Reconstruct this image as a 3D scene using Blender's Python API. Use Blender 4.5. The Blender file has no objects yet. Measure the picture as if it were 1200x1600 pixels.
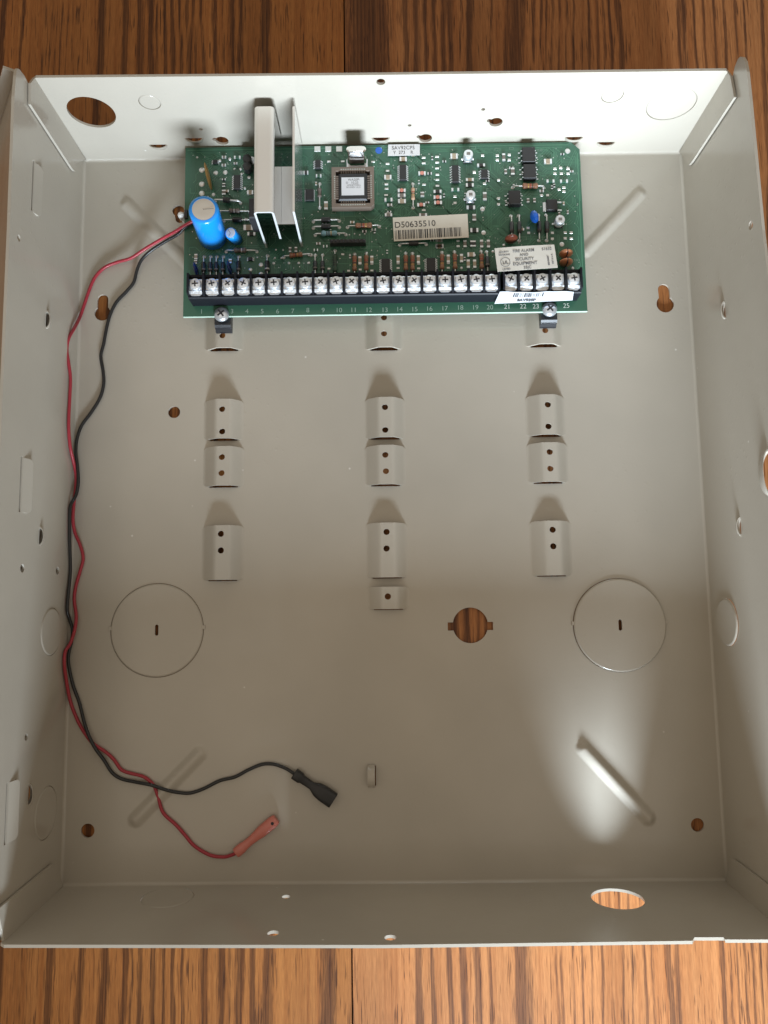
import bpy, bmesh, math, random
from mathutils import Vector, Matrix, Euler
from mathutils.geometry import delaunay_2d_cdt
random.seed(7)
SC = bpy.context.scene
COL = SC.collection
S = 0.001                                   # everything below is written in millimetres

# ------------------------------------------------------------------ camera
CAM_P = Vector((-1.348, -49.505, 373.568)); CAM_R = Euler((0.114679, 0.003310, -0.013564))
cd = bpy.data.cameras.new("camera"); cam = bpy.data.objects.new("camera", cd); COL.objects.link(cam)
cam.location = CAM_P * S; cam.rotation_euler = CAM_R
cd.lens = 27.0; cd.sensor_width = 36.0; cd.clip_start = 0.01; cd.clip_end = 50
SC.camera = cam
CM = CAM_R.to_matrix()

# ------------------------------------------------------------------ light (indoors: low window light, dim warm room, pale ceiling either side of the photographer)
w = bpy.data.worlds.new("World"); SC.world = w; w.use_nodes = True
bg = w.node_tree.nodes["Background"]; bg.inputs[0].default_value = (1.0, 0.84, 0.65, 1); bg.inputs[1].default_value = 0.36
def area(name, loc, aim, sx, sy, power, col, spread=180):
    l = bpy.data.lights.new(name, 'AREA'); l.shape = 'RECTANGLE'; l.size = sx; l.size_y = sy; l.energy = power; l.color = col
    l.spread = math.radians(spread)
    o = bpy.data.objects.new(name, l); COL.objects.link(o); o.location = loc
    o.rotation_euler = (Vector(aim) - Vector(loc)).to_track_quat('-Z', 'Y').to_euler(); return o
area("window_light", (0.135, -0.78, 0.232), (0.215, 0.16, 0.06), 0.33, 0.19, 4.2, (0.83, 0.96, 1.08), 65)
area("ceiling_bounce", (-0.69, 0.05, 2.1), (-0.69, 0.05, 0), 1.04, 1.8, 2.5, (1.0, 0.90, 0.76))
area("ceiling_bounce", (0.80, 0.05, 2.1), (0.80, 0.05, 0), 1.00, 1.8, 2.2, (1.0, 0.95, 0.88))
SC.cycles.caustics_reflective = False; SC.cycles.caustics_refractive = False
SC.view_settings.view_transform = 'Standard'; SC.view_settings.look = 'None'
SC.view_settings.exposure = 0.0; SC.view_settings.gamma = 1.0

# ------------------------------------------------------------------ helpers
def ray(px, py):
    return CM @ Vector(((px - 600) / 1200, (800 - py) / 1200, -1))
def un(px, py, z):                          # photo measurement -> point on the level z (mm)
    d = ray(px, py); t = (z - CAM_P.z) / d.z; return CAM_P + d * t

def tag(o, label=None, cat=None, group=None, kind=None):
    for k, v in (("label", label), ("category", cat), ("group", group), ("kind", kind)):
        if v: o[k] = v
    return o
def empty(name, loc, label=None, cat=None, group=None, kind=None):
    o = bpy.data.objects.new(name, None); COL.objects.link(o); o.location = Vector(loc) * S; o.empty_display_size = 0.01
    return tag(o, label, cat, group, kind)
ORG = {}
def origin(o):                              # world place (mm) of a parent
    v = Vector((0, 0, 0))
    while o: v = v + o.location / S; o = o.parent
    return v
def link_mesh(name, me, mats, parent=None, sharp=35, smooth=True):
    for m in (mats if isinstance(mats, (list, tuple)) else [mats]): me.materials.append(m)
    if smooth and len(me.polygons):
        me.polygons.foreach_set("use_smooth", [True] * len(me.polygons))
        try: me.set_sharp_from_angle(angle=math.radians(sharp))
        except Exception: pass
    o = bpy.data.objects.new(name, me); COL.objects.link(o); o.parent = parent
    return o
def copy_part(o, off, parent=None):
    c = o.copy(); COL.objects.link(c); c.parent = parent or o.parent
    c.location = o.location + Vector(off) * S
    for ch in list(o.children):
        d = ch.copy(); COL.objects.link(d); d.parent = c
    return c

class MB:
    def __init__(s): s.v = []; s.f = []; s.m = []
    def add(s, vs, fs, m=0):
        b = len(s.v); s.v += [Vector(v) for v in vs]; s.f += [tuple(i + b for i in f) for f in fs]; s.m += [m] * len(fs); return s
    def prism(s, poly, z0, z1, m=0, bev=0.0, mtop=None):
        """polygon (counter-clockwise x,y list) raised from z0 to z1, with a small chamfer on top"""
        n = len(poly); c = Vector((sum(p[0] for p in poly) / n, sum(p[1] for p in poly) / n))
        rings = [[(p[0], p[1], z0) for p in poly]]
        if bev > 0:
            rings.append([(p[0], p[1], z1 - bev) for p in poly]); r = []
            for p in poly:
                d = Vector((p[0], p[1])) - c; L = max(d.length, 1e-6); d = d * max(0.0, (L - bev * 1.3) / L); r.append((c.x + d.x, c.y + d.y, z1))
            rings.append(r)
        else: rings.append([(p[0], p[1], z1) for p in poly])
        vs = [v for r in rings for v in r]; fs = []
        for k in range(len(rings) - 1):
            for i in range(n):
                j = (i + 1) % n; fs.append((k * n + i, k * n + j, (k + 1) * n + j, (k + 1) * n + i))
        s.add(vs, fs, m); b = len(s.v) - n
        s.f.append(tuple(range(b, b + n))); s.m.append(m if mtop is None else mtop)
        b0 = len(s.v) - len(vs); s.f.append(tuple(reversed(range(b0, b0 + n)))); s.m.append(m)
        return s
    def box(s, x0, x1, y0, y1, z0, z1, m=0, bev=0.0, mtop=None):
        return s.prism([(x0, y0), (x1, y0), (x1, y1), (x0, y1)], z0, z1, m, bev, mtop)
    def lathe(s, prof, c0, axis, n=16, m=0, ms=None):
        """prof: list of (radius, distance along axis)"""
        a = Vector(axis).normalized(); t = Vector((1, 0, 0)) if abs(a.x) < .9 else Vector((0, 1, 0))
        u = a.cross(t).normalized(); w_ = a.cross(u); c0 = Vector(c0); vs = []; fs = []; mm = []
        for r, h in prof:
            for i in range(n):
                q = 2 * math.pi * i / n; vs.append(c0 + a * h + u * (r * math.cos(q)) + w_ * (r * math.sin(q)))
        for k in range(len(prof) - 1):
            for i in range(n):
                j = (i + 1) % n; fs.append((k * n + i, k * n + j, (k + 1) * n + j, (k + 1) * n + i)); mm.append(ms[k] if ms else m)
        fs.append(tuple(reversed(range(n)))); mm.append(ms[0] if ms else m)
        fs.append(tuple(range((len(prof) - 1) * n, len(prof) * n))); mm.append(ms[-1] if ms else m)
        b = len(s.v); s.add(vs, fs, m); s.m[-len(fs):] = mm
        return s
    def cyl(s, p0, p1, r, n=12, m=0, r1=None, bev=0):
        p0, p1 = Vector(p0), Vector(p1); L = (p1 - p0).length; r1 = r if r1 is None else r1
        prof = [(r, 0), (r1, L)] if not bev else [(r - bev, 0), (r, bev), (r1, L - bev), (r1 - bev, L)]
        return s.lathe(prof, p0, p1 - p0, n, m)
    def tube(s, pts, r, n=8, m=0):
        pts = [Vector(p) for p in pts]; vs = []; fs = []; up = Vector((0, 0, 1)); N = len(pts)
        for i, p in enumerate(pts):
            d = (pts[min(i + 1, N - 1)] - pts[max(i - 1, 0)]).normalized()
            a = d.cross(up); a = a.normalized() if a.length > .05 else Vector((1, 0, 0)); b = d.cross(a)
            rr = r[i] if isinstance(r, (list, tuple)) else r
            for k in range(n):
                q = 2 * math.pi * k / n; vs.append(p + a * (rr * math.cos(q)) + b * (rr * math.sin(q)))
        for i in range(N - 1):
            for k in range(n):
                j = (k + 1) % n; fs.append((i * n + k, i * n + j, (i + 1) * n + j, (i + 1) * n + k))
        fs.append(tuple(reversed(range(n)))); fs.append(tuple(range((N - 1) * n, N * n)))
        return s.add(vs, fs, m)
    def blob(s, c, rad, n=12, k=8, m=0, rot=None):
        vs = []; fs = []; c = Vector(c)
        for i in range(k + 1):
            t = math.pi * i / k
            for j in range(n):
                q = 2 * math.pi * j / n; v = Vector((rad[0] * math.sin(t) * math.cos(q), rad[1] * math.sin(t) * math.sin(q), rad[2] * math.cos(t)))
                vs.append(c + (rot @ v if rot else v))
        for i in range(k):
            for j in range(n):
                l = (j + 1) % n; fs.append((i * n + j, (i + 1) * n + j, (i + 1) * n + l, i * n + l))
        return s.add(vs, fs, m)
    def build(s, name, mats, parent=None, sharp=35, smooth=True):
        og = origin(parent) if parent else Vector((0, 0, 0))
        me = bpy.data.meshes.new(name); me.from_pydata([tuple((v - og) * S) for v in s.v], [], s.f)
        bm = bmesh.new(); bm.from_mesh(me); bmesh.ops.remove_doubles(bm, verts=bm.verts, dist=1e-7); bmesh.ops.dissolve_degenerate(bm, edges=bm.edges, dist=1e-8)
        me2 = bpy.data.meshes.new(name)
        bm.free()
        me.polygons.foreach_set("material_index", s.m); bpy.data.meshes.remove(me2)
        return link_mesh(name, me, mats, parent, sharp, smooth)

# ------------------------------------------------------------------ materials
MAT = {}
def mat(name, col, rough=.5, metal=0.0, spec=.5, coat=0.0, bump=None, trans=0.0, sss=0.0, var=None):
    m = bpy.data.materials.new(name); m.use_nodes = True; nt = m.node_tree; b = nt.nodes["Principled BSDF"]
    b.inputs["Base Color"].default_value = (*col, 1); b.inputs["Roughness"].default_value = rough; b.inputs["Metallic"].default_value = metal
    b.inputs["Specular IOR Level"].default_value = spec; b.inputs["Coat Weight"].default_value = coat; b.inputs["Coat Roughness"].default_value = .08
    b.inputs["Transmission Weight"].default_value = trans
    tc = nt.nodes.new("ShaderNodeTexCoord")
    if bump:
        sc, st, dist = bump; n = nt.nodes.new("ShaderNodeTexNoise"); n.inputs["Scale"].default_value = sc; n.inputs["Detail"].default_value = 3
        bp = nt.nodes.new("ShaderNodeBump"); bp.inputs["Strength"].default_value = st; bp.inputs["Distance"].default_value = dist
        nt.links.new(tc.outputs["Object"], n.inputs["Vector"]); nt.links.new(n.outputs["Fac"], bp.inputs["Height"]); nt.links.new(bp.outputs["Normal"], b.inputs["Normal"])
    if var:
        sc, amt = var; n = nt.nodes.new("ShaderNodeTexNoise"); n.inputs["Scale"].default_value = sc; n.inputs["Detail"].default_value = 5
        mr = nt.nodes.new("ShaderNodeMapRange"); mr.inputs["To Min"].default_value = 1 - amt; mr.inputs["To Max"].default_value = 1 + amt
        mx = nt.nodes.new("ShaderNodeVectorMath"); mx.operation = 'SCALE'; mx.inputs[0].default_value = col
        nt.links.new(tc.outputs["Object"], n.inputs["Vector"]); nt.links.new(n.outputs["Fac"], mr.inputs["Value"]); nt.links.new(mr.outputs[0], mx.inputs["Scale"]); nt.links.new(mx.outputs[0], b.inputs["Base Color"])
    MAT[name] = m; return m

def paint_material():
    """semi-gloss powder coat: fine orange peel with scattered gritty specks"""
    m = bpy.data.materials.new("beige_powder_coat"); m.use_nodes = True; nt = m.node_tree; N = nt.nodes; L = nt.links; b = N["Principled BSDF"]
    tc = N.new("ShaderNodeTexCoord")
    n1 = N.new("ShaderNodeTexNoise"); n1.inputs["Scale"].default_value = 600; n1.inputs["Detail"].default_value = 2
    n2 = N.new("ShaderNodeTexNoise"); n2.inputs["Scale"].default_value = 9; n2.inputs["Detail"].default_value = 4
    n3 = N.new("ShaderNodeTexNoise"); n3.inputs["Scale"].default_value = 14; n3.inputs["Detail"].default_value = 3
    vo = N.new("ShaderNodeTexVoronoi"); vo.inputs["Scale"].default_value = 260
    for t in (n1, n2, n3, vo): L.new(tc.outputs["Object"], t.inputs["Vector"])
    mr = N.new("ShaderNodeMapRange"); mr.inputs["From Min"].default_value = .35; mr.inputs["From Max"].default_value = .65
    mr.inputs["To Min"].default_value = .91; mr.inputs["To Max"].default_value = 1.06; L.new(n2.outputs["Fac"], mr.inputs["Value"])
    sc = N.new("ShaderNodeVectorMath"); sc.operation = 'SCALE'; sc.inputs[0].default_value = (.475, .438, .375); L.new(mr.outputs[0], sc.inputs["Scale"]); v2 = N.new("ShaderNodeTexVoronoi"); v2.inputs["Scale"].default_value = 75; L.new(tc.outputs["Object"], v2.inputs["Vector"])
    d2 = N.new("ShaderNodeMapRange"); d2.inputs["From Min"].default_value = .02; d2.inputs["From Max"].default_value = .05; d2.inputs["To Min"].default_value = 1; d2.inputs["To Max"].default_value = 0; L.new(v2.outputs["Distance"], d2.inputs["Value"])
    s2 = N.new("ShaderNodeSeparateColor"); L.new(v2.outputs["Color"], s2.inputs[0]); k2 = N.new("ShaderNodeMath"); k2.operation = 'GREATER_THAN'; k2.inputs[1].default_value = .6; L.new(s2.outputs[0], k2.inputs[0])
    m2 = N.new("ShaderNodeMath"); m2.operation = 'MULTIPLY'; L.new(d2.outputs[0], m2.inputs[0]); L.new(k2.outputs[0], m2.inputs[1])
    n4 = N.new("ShaderNodeTexNoise"); n4.inputs["Scale"].default_value = 40; n4.inputs["Detail"].default_value = 6; n4.inputs["Roughness"].default_value = .7; L.new(tc.outputs["Object"], n4.inputs["Vector"])
    rr_ = N.new("ShaderNodeMapRange"); rr_.inputs["From Min"].default_value = .35; rr_.inputs["From Max"].default_value = .7; rr_.inputs["To Min"].default_value = .15; rr_.inputs["To Max"].default_value = .25; L.new(n4.outputs["Fac"], rr_.inputs["Value"]); L.new(rr_.outputs[0], b.inputs["Roughness"])
    dm = N.new("ShaderNodeMix"); dm.data_type = 'RGBA'; dm.inputs["B"].default_value = (.68, .66, .62, 1); L.new(m2.outputs[0], dm.inputs["Factor"]); L.new(sc.outputs[0], dm.inputs["A"]); L.new(dm.outputs["Result"], b.inputs["Base Color"])
    # grit: small bumps only where the patch noise is high
    g = N.new("ShaderNodeMapRange"); g.inputs["From Min"].default_value = .0; g.inputs["From Max"].default_value = .22; g.inputs["To Min"].default_value = 1; g.inputs["To Max"].default_value = 0; L.new(vo.outputs["Distance"], g.inputs["Value"])
    msk = N.new("ShaderNodeMapRange"); msk.inputs["From Min"].default_value = .50; msk.inputs["From Max"].default_value = .66; L.new(n3.outputs["Fac"], msk.inputs["Value"])
    mu = N.new("ShaderNodeMath"); mu.operation = 'MULTIPLY'; L.new(g.outputs[0], mu.inputs[0]); 
    sx = N.new("ShaderNodeSeparateXYZ"); L.new(tc.outputs["Object"], sx.inputs[0]); ym = N.new("ShaderNodeMapRange"); ym.inputs["From Min"].default_value = .055; ym.inputs["From Max"].default_value = .10; L.new(sx.outputs["Y"], ym.inputs["Value"])
    mxm = N.new("ShaderNodeMath"); mxm.operation = 'MAXIMUM'; L.new(ym.outputs[0], mxm.inputs[0]); L.new(msk.outputs[0], mxm.inputs[1]); L.new(mxm.outputs[0], mu.inputs[1]); g.inputs["To Min"].default_value = 1.1
    ad = N.new("ShaderNodeMath"); ad.operation = 'MULTIPLY_ADD'; L.new(n1.outputs["Fac"], ad.inputs[0]); ad.inputs[1].default_value = .4; L.new(mu.outputs[0], ad.inputs[2])
    bp = N.new("ShaderNodeBump"); bp.inputs["Strength"].default_value = .115; bp.inputs["Distance"].default_value = .0005
    L.new(ad.outputs[0], bp.inputs["Height"]); L.new(bp.outputs["Normal"], b.inputs["Normal"])
    b.inputs["Specular IOR Level"].default_value = .55
    return m
PAINT = paint_material()

def wood_material(name, light, dark, seed):
    m = bpy.data.materials.new(name); m.use_nodes = True; nt = m.node_tree; N = nt.nodes; L = nt.links; b = N["Principled BSDF"]
    tc = N.new("ShaderNodeTexCoord")
    def noise(sx, sy, detail=4, rough=.6, off=0):
        mp = N.new("ShaderNodeMapping"); mp.inputs["Scale"].default_value = (sx, sy, 40); mp.inputs["Location"].default_value = (seed + off, seed * 2 + off, 0)
        n = N.new("ShaderNodeTexNoise"); n.inputs["Scale"].default_value = 1; n.inputs["Detail"].default_value = detail; n.inputs["Roughness"].default_value = rough
        L.new(tc.outputs["Object"], mp.inputs["Vector"]); L.new(mp.outputs[0], n.inputs["Vector"]); return n.outputs["Fac"]
    def rng(v, a, c, lo=0.0, hi=1.0):
        r = N.new("ShaderNodeMapRange"); r.inputs["From Min"].default_value = a; r.inputs["From Max"].default_value = c; r.inputs["To Min"].default_value = lo; r.inputs["To Max"].default_value = hi; L.new(v, r.inputs["Value"]); return r.outputs[0]
    def mth(op, a, c):
        q = N.new("ShaderNodeMath"); q.operation = op
        for i, x in enumerate((a, c)):
            if isinstance(x, (int, float)): q.inputs[i].default_value = x
            else: L.new(x, q.inputs[i])
        return q.outputs[0]
    at = N.new("ShaderNodeAttribute"); at.attribute_name = "grain"
    ragged = mth('ADD', mth('MULTIPLY', noise(420, 26, 4, .7), .55), mth('MULTIPLY', noise(1500, 70, 3, .6, 13), .45))
    band = mth('ADD', at.outputs["Fac"], mth('MULTIPLY', mth('SUBTRACT', ragged, .5), 1.9))
    band = rng(band, .31, .63)
    fibre = rng(noise(900, 9, 4, .7, 17), .38, .60, .55, 1.0); band = mth('MULTIPLY', band, fibre)
    streak = rng(noise(420, 6, 6, .72, 3), .42, .66)             # faint thin fibre streaks
    tone = noise(38, 3, 3, .5, 9)
    pores = rng(noise(1250, 48, 2, .5, 5), .60, .66)             # short dark pores along the grain
    pmask = rng(noise(90, 8, 2, .5, 7), .35, .6, .35, 1)
    pores = mth('MULTIPLY', pores, pmask)
    fine = rng(noise(2600, 160, 2, .5, 11), .3, .7, .84, 1.14)
    c1 = N.new("ShaderNodeMix"); c1.data_type = 'RGBA'; c1.inputs["A"].default_value = (*light, 1); c1.inputs["B"].default_value = (light[0] * .72, light[1] * .62, light[2] * .55, 1); L.new(mth('MULTIPLY', streak, .95), c1.inputs["Factor"])
    c2 = N.new("ShaderNodeMix"); c2.data_type = 'RGBA'; c2.inputs["B"].default_value = (*dark, 1); L.new(c1.outputs["Result"], c2.inputs["A"]); L.new(mth('MULTIPLY', band, .93), c2.inputs["Factor"])
    c3 = N.new("ShaderNodeMix"); c3.data_type = 'RGBA'; c3.inputs["B"].default_value = (dark[0] * .7, dark[1] * .65, dark[2] * .7, 1); L.new(c2.outputs["Result"], c3.inputs["A"]); L.new(mth('MULTIPLY', pores, .85), c3.inputs["Factor"])
    vm = N.new("ShaderNodeVectorMath"); vm.operation = 'SCALE'; L.new(c3.outputs["Result"], vm.inputs[0]); L.new(mth('MULTIPLY', fine, rng(tone, .3, .7, .82, 1.15)), vm.inputs["Scale"])
    L.new(vm.outputs[0], b.inputs["Base Color"])
    h = mth('SUBTRACT', 1.0, mth('ADD', mth('MULTIPLY', pores, .8), mth('MULTIPLY', band, .25)))
    bp = N.new("ShaderNodeBump"); bp.inputs["Strength"].default_value = .35; bp.inputs["Distance"].default_value = .0003; L.new(h, bp.inputs["Height"]); L.new(bp.outputs["Normal"], b.inputs["Normal"])
    b.inputs["Roughness"].default_value = .45; b.inputs["Specular IOR Level"].default_value = .25
    return m
WOOD_A = wood_material("golden_oak", (.375, .152, .043), (.070, .024, .009), 1.0)
WOOD_B = wood_material("reddish_oak", (.39, .166, .060), (.078, .029, .014), 4.0)

mat("pcb_green", (.044, .132, .086), .27, bump=(700, .15, .0002), var=(60, .15))
mat("pcb_edge", (.45, .60, .50), .5)
mat("trace", (.075, .215, .135), .3)
mat("silk", (.62, .70, .64), .6)
mat("silk_dim", (.30, .42, .35), .6)
mat("solder", (.76, .77, .77), .35, .7)
mat("tin", (.84, .88, .93), .38, .75, bump=(700, .9, .0004))
mat("aluminium", (.88, .88, .88), .11, 1.0, bump=(500, .22, .0003))
mat("brushed_aluminium", (.82, .80, .76), .42, .55, bump=(900, .3, .0002))
mat("fin_aluminium", (.9, .9, .9), .2, 1.0, bump=(450, .5, .0004))
mat("cut_aluminium", (.92, .95, .97), .45, .6)
mat("screw_steel", (.74, .79, .86), .28, .8)
mat("recess", (.03, .03, .035), .5, .3)
mat("black_plastic", (.018, .019, .023), .35)
mat("terminal_plastic", (.008, .009, .013), .5, spec=.22, bump=(900, .2, .0002))
mat("chip_black", (.022, .022, .025), .45, var=(300, .2))
mat("blue_sleeve", (.010, .27, .80), .22, coat=.5)
mat("blue_sleeve_dark", (.008, .11, .32), .25, coat=.3)
mat("cap_top", (.62, .57, .50), .35, .3)
mat("cap_top_white", (.70, .70, .70), .35, .4)
mat("blue_ceramic", (.012, .13, .62), .2, coat=.5)
mat("navy_ceramic", (.012, .030, .14), .25)
mat("brown_ceramic", (.20, .055, .030), .3)
mat("copper_ceramic", (.62, .26, .13), .3)
mat("mustard", (.42, .25, .07), .4)
mat("socket_taupe", (.20, .155, .125), .5)
mat("label_white", (.74, .75, .78), .5)
mat("torn_paper", (.44, .45, .47), .6)
mat("label_cream", (.66, .62, .54), .5, bump=(90, .1, .001))
mat("label_beige", (.60, .57, .51), .5, bump=(90, .15, .001))
mat("ink", (.03, .03, .035), .6)
mat("ink_soft", (.13, .13, .14), .6)
mat("smd_tan", (.42, .34, .25), .45)
mat("smd_grey", (.20, .18, .16), .5)
mat("smd_dark", (.03, .03, .03), .4)
mat("pink_glass", (.70, .28, .22), .3)
mat("res_tan", (.55, .36, .24), .4)
mat("res_brown", (.30, .145, .085), .4)
mat("res_grey", (.17, .14, .125), .4)
mat("res_blue", (.22, .42, .50), .35)
mat("res_green", (.030, .070, .040), .4)
mat("res_dark", (.025, .025, .027), .35)
mat("band_red", (.36, .05, .03), .4)
mat("band_dark", (.05, .03, .025), .4)
mat("band_gold", (.45, .28, .08), .35, .5)
mat("band_white", (.6, .6, .6), .4)
mat("white_plastic", (.78, .78, .76), .4)
mat("red_pvc", (.36, .028, .045), .38, bump=(500, .1, .0002))
mat("black_pvc", (.018, .018, .019), .33, bump=(500, .1, .0002))
mat("red_sleeve", (.58, .18, .14), .4, coat=.2, bump=(400, .3, .0003))
mat("black_sleeve", (.016, .016, .017), .4, bump=(400, .3, .0003))
mat("tan_sticker", (.52, .45, .36), .6)

# ------------------------------------------------------------------ sheet metal: a flat outline with real holes, mapped into space and given thickness
def circle(c, r, n=32, ry=None, a0=0):
    ry = r if ry is None else ry
    return [(c[0] + r * math.cos(a0 + 2 * math.pi * i / n), c[1] + ry * math.sin(a0 + 2 * math.pi * i / n)) for i in range(n)]
def slot(c, r, L, n=8, ang=math.pi / 2):
    out = []; d = Vector((math.cos(ang), math.sin(ang))); c = Vector(c)
    for s_, a in ((1, ang - math.pi / 2), (-1, ang + math.pi / 2)):
        for i in range(n + 1):
            q = a + math.pi * i / n; p = c + d * (s_ * L / 2) + Vector((math.cos(q), math.sin(q))) * r; out.append((p.x, p.y))
    return out
def keyhole(c, R, r, L, up=(0, 1), n=24):
    """round hole of radius R with a narrower slot leaving it"""
    u = Vector(up).normalized(); v = Vector((u.y, -u.x)); c = Vector(c); h = math.sqrt(max(R * R - r * r, 0)); out = []
    a0 = math.atan2(h, r)
    for i in range(n + 1):
        q = a0 - (2 * a0 + math.pi - 2 * a0 + (math.pi - 2 * a0) * 0) * 0 - i * (2 * math.pi - (math.pi - 2 * a0)) / n
        out.append(c + v * (R * math.cos(q)) + u * (R * math.sin(q)))
    for i in range(9):
        q = math.pi - math.pi * i / 8; out.append(c + u * L + v * (r * math.cos(q)) + u * (r * math.sin(q)))
    return [(p.x, p.y) for p in out]
def rect(x0, x1, y0, y1): return [(x0, y0), (x1, y0), (x1, y1), (x0, y1)]
def inside(p, poly):
    x, y = p; r = False; j = len(poly) - 1
    for i in range(len(poly)):
        xi, yi = poly[i]; xj, yj = poly[j]
        if (yi > y) != (yj > y) and x < (xj - xi) * (y - yi) / (yj - yi) + xi: r = not r
        j = i
    return r
def sheet(name, outline, holes, fmap, t, mats, parent, extra=(), lines=(), sharp=40, both=None):
    """fmap(a,b) -> (front point, normal); thickness t grows behind the front"""
    vs = []; es = []
    for loop in [outline] + list(holes):
        b = len(vs); n = len(loop); vs += [Vector(p) for p in loop]; es += [(b + i, b + (i + 1) % n) for i in range(n)]
    for ln in lines:
        b = len(vs); vs += [Vector(p) for p in ln]; es += [(b + i, b + i + 1) for i in range(len(ln) - 1)]
    vs += [Vector(p) for p in extra if inside(p, outline) and not any(inside(p, h) for h in holes)]
    V, E, F, *_ = delaunay_2d_cdt(vs, es, [], 0, 1e-5)
    keep = []
    for f in F:
        c = (sum(V[i].x for i in f) / len(f), sum(V[i].y for i in f) / len(f))
        if inside(c, outline) and not any(inside(c, h) for h in holes): keep.append(tuple(f))
    front = []; back = []
    for v in V:
        p, n = fmap(v.x, v.y); front.append(Vector(p)); back.append(Vector(p) - Vector(n) * t)
    p0, n0 = fmap(*keep and (V[keep[0][0]].x, V[keep[0][0]].y)); q = [front[i] for i in keep[0]]
    flip = (q[1] - q[0]).cross(q[2] - q[0]).dot(Vector(n0)) < 0
    N = len(front); faces = []; cnt = {}
    for f in keep:
        g = tuple(reversed(f)) if flip else f
        faces.append(g); faces.append(tuple(i + N for i in reversed(g)))
        for i in range(3):
            e = (g[i], g[(i + 1) % 3]); cnt[e] = 1
    for (a, b) in cnt:
        if (b, a) not in cnt: faces.append((b, a, a + N, b + N))
    mb = MB(); mb.add(front + back, faces)
    VN = []
    for v in V: VN.append(Vector(fmap(v.x, v.y)[1]))
    used = sorted({i for f in faces for i in f}); nf2 = 2 * len(keep); of = list(faces); re = {o: k for k, o in enumerate(used)}
    mb.v = [mb.v[i] for i in used]; mb.f = [tuple(re[i] for i in f) for f in mb.f]
    o = mb.build(name, mats, parent, sharp); me = o.data; ln = []
    for k, p in enumerate(me.polygons):                            # true surface normals on both skins, flat cut edges
        for li in p.loop_indices:
            if k < nf2:
                i = used[me.loops[li].vertex_index]; ln.append(VN[i] if i < N else -VN[i - N])
            else: ln.append(p.normal.copy())
    me.normals_split_custom_set(ln)
    return o

class Plane:
    """inner face of a wall: a runs along its foot, b up the wall, n points into the box"""
    def __init__(s, p0, p1, rim_mid, inward):
        s.o = Vector(p0); s.a = (Vector(p1) - s.o).normalized()
        u = Vector(rim_mid) - (Vector(p0) + Vector(p1)) / 2; u -= s.a * u.dot(s.a); s.b = u.normalized()
        s.n = s.a.cross(s.b)
        if s.n.dot(Vector(inward)) < 0: s.n = -s.n
    def uv(s, px, py, off=0.0):
        d = ray(px, py); o = s.o + s.n * off; t = (o - CAM_P).dot(s.n) / d.dot(s.n); p = CAM_P + d * t - o; return (p.dot(s.a), p.dot(s.b))
    def pt(s, a, b, off=0.0): return s.o + s.a * a + s.b * b + s.n * off
    def fmap(s, a, b): return s.pt(a, b), s.n
    def fmap_off(s, off): return lambda a, b: (s.pt(a, b, off), s.n)

# ================================================================== TABLE
TOP_Z = -1.8
table = empty("table", (0, 0, TOP_Z), kind="structure")
def lin(a, b, t): return a + (b - a) * t
# dark growth bands: (x at the far end, x at the near end, width mm, strength far, strength near) measured on the photo
def bands(rows):
    out = []
    for xt, xb, wpx, s0, s1 in rows:
        out.append((un(xt, 60, TOP_Z).x, un(xb, 1540, TOP_Z).x, wpx / 3.1, s0, s1))
    return out
L_ROWS = [(2, -70, 9, .9, .9), (32, -20, 4, .85, .9), (66, 4, 6, .5, .9), (76, 28, 2.5, .6, .4), (84, 36, 2.5, .65, .5), (92, 45, 2.5, .65, .55), (101, 53, 2.5, .65, .5), (109, 62, 2.5, .5, .5),
          (155, 80, 9, 1, .95), (192, 127, 8, 1, .95), (217, 163, 9, .95, 1), (234, 195, 7, .95, .95), (244, 206, 4, .8, .7), (257, 219, 5, .9, .9), (269, 239, 6, .9, .95), (282, 256, 4.5, .85, .8), (295, 271, 5.5, .9, .9), (305, 286, 4, .85, .9),
          (318, 320, 7, .7, .95), (338, 347, 7, .8, .9), (352, 360, 4, .6, .5), (366, 375, 10, .75, .85), (380, 395, 7, .75, .9), (400, 405, 5, .4, .4), (418, 417, 13, .9, .9), (470, 470, 5, .0, .25), (500, 511, 17, .0, .95), (-60, -130, 8, .8, .8), (-100, -170, 12, .9, .9), (-130, -200, 6, .8, .8)]
R_ROWS = [(541, 556, 4, .6, .0), (575, 590, 58, .95, .0), (636, 645, 8, .85, .1), (653, 650, 9, .85, .95), (667, 672, 6, .85, .9), (681, 700, 7, .85, .85), (695, 722, 8, .85, .95), (706, 745, 8, .8, .9), (722, 765, 4, .6, .8),
          (735, 775, 9, .9, .3), (768, 790, 5, .6, .2), (792, 806, 8, .75, .4), (806, 816, 22, .85, .85), (832, 845, 4, .8, .3), (843, 872, 3.5, .8, .55), (851, 880, 3.5, .75, .7), (860, 897, 4, .7, .6), (871, 912, 3.5, .8, .7), (882, 927, 3.5, .7, .6), (893, 943, 4, .85, .75),
          (906, 958, 3, .6, .5), (917, 975, 4, .8, .7), (930, 990, 4, .8, .6), (940, 1010, 4, .6, .7), (950, 1022, 5, .85, .5), (965, 1049, 7, .95, .9), (1040, 1062, 6, .1, .75), (1060, 1095, 5, .9, .2), (1068, 1134, 6, .85, .85), (1085, 1147, 4, .85, .6), (1100, 1158, 4, .85, .7), (1117, 1170, 4, .8, .7), (1133, 1182, 4.5, .85, .7),
          (1150, 1195, 4, .8, .7), (1165, 1207, 4, .7, .7), (1192, 1230, 6, .85, .8), (1215, 1260, 5, .8, .8), (1240, 1290, 8, .8, .8), (1290, 1340, 12, .8, .8)]
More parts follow.
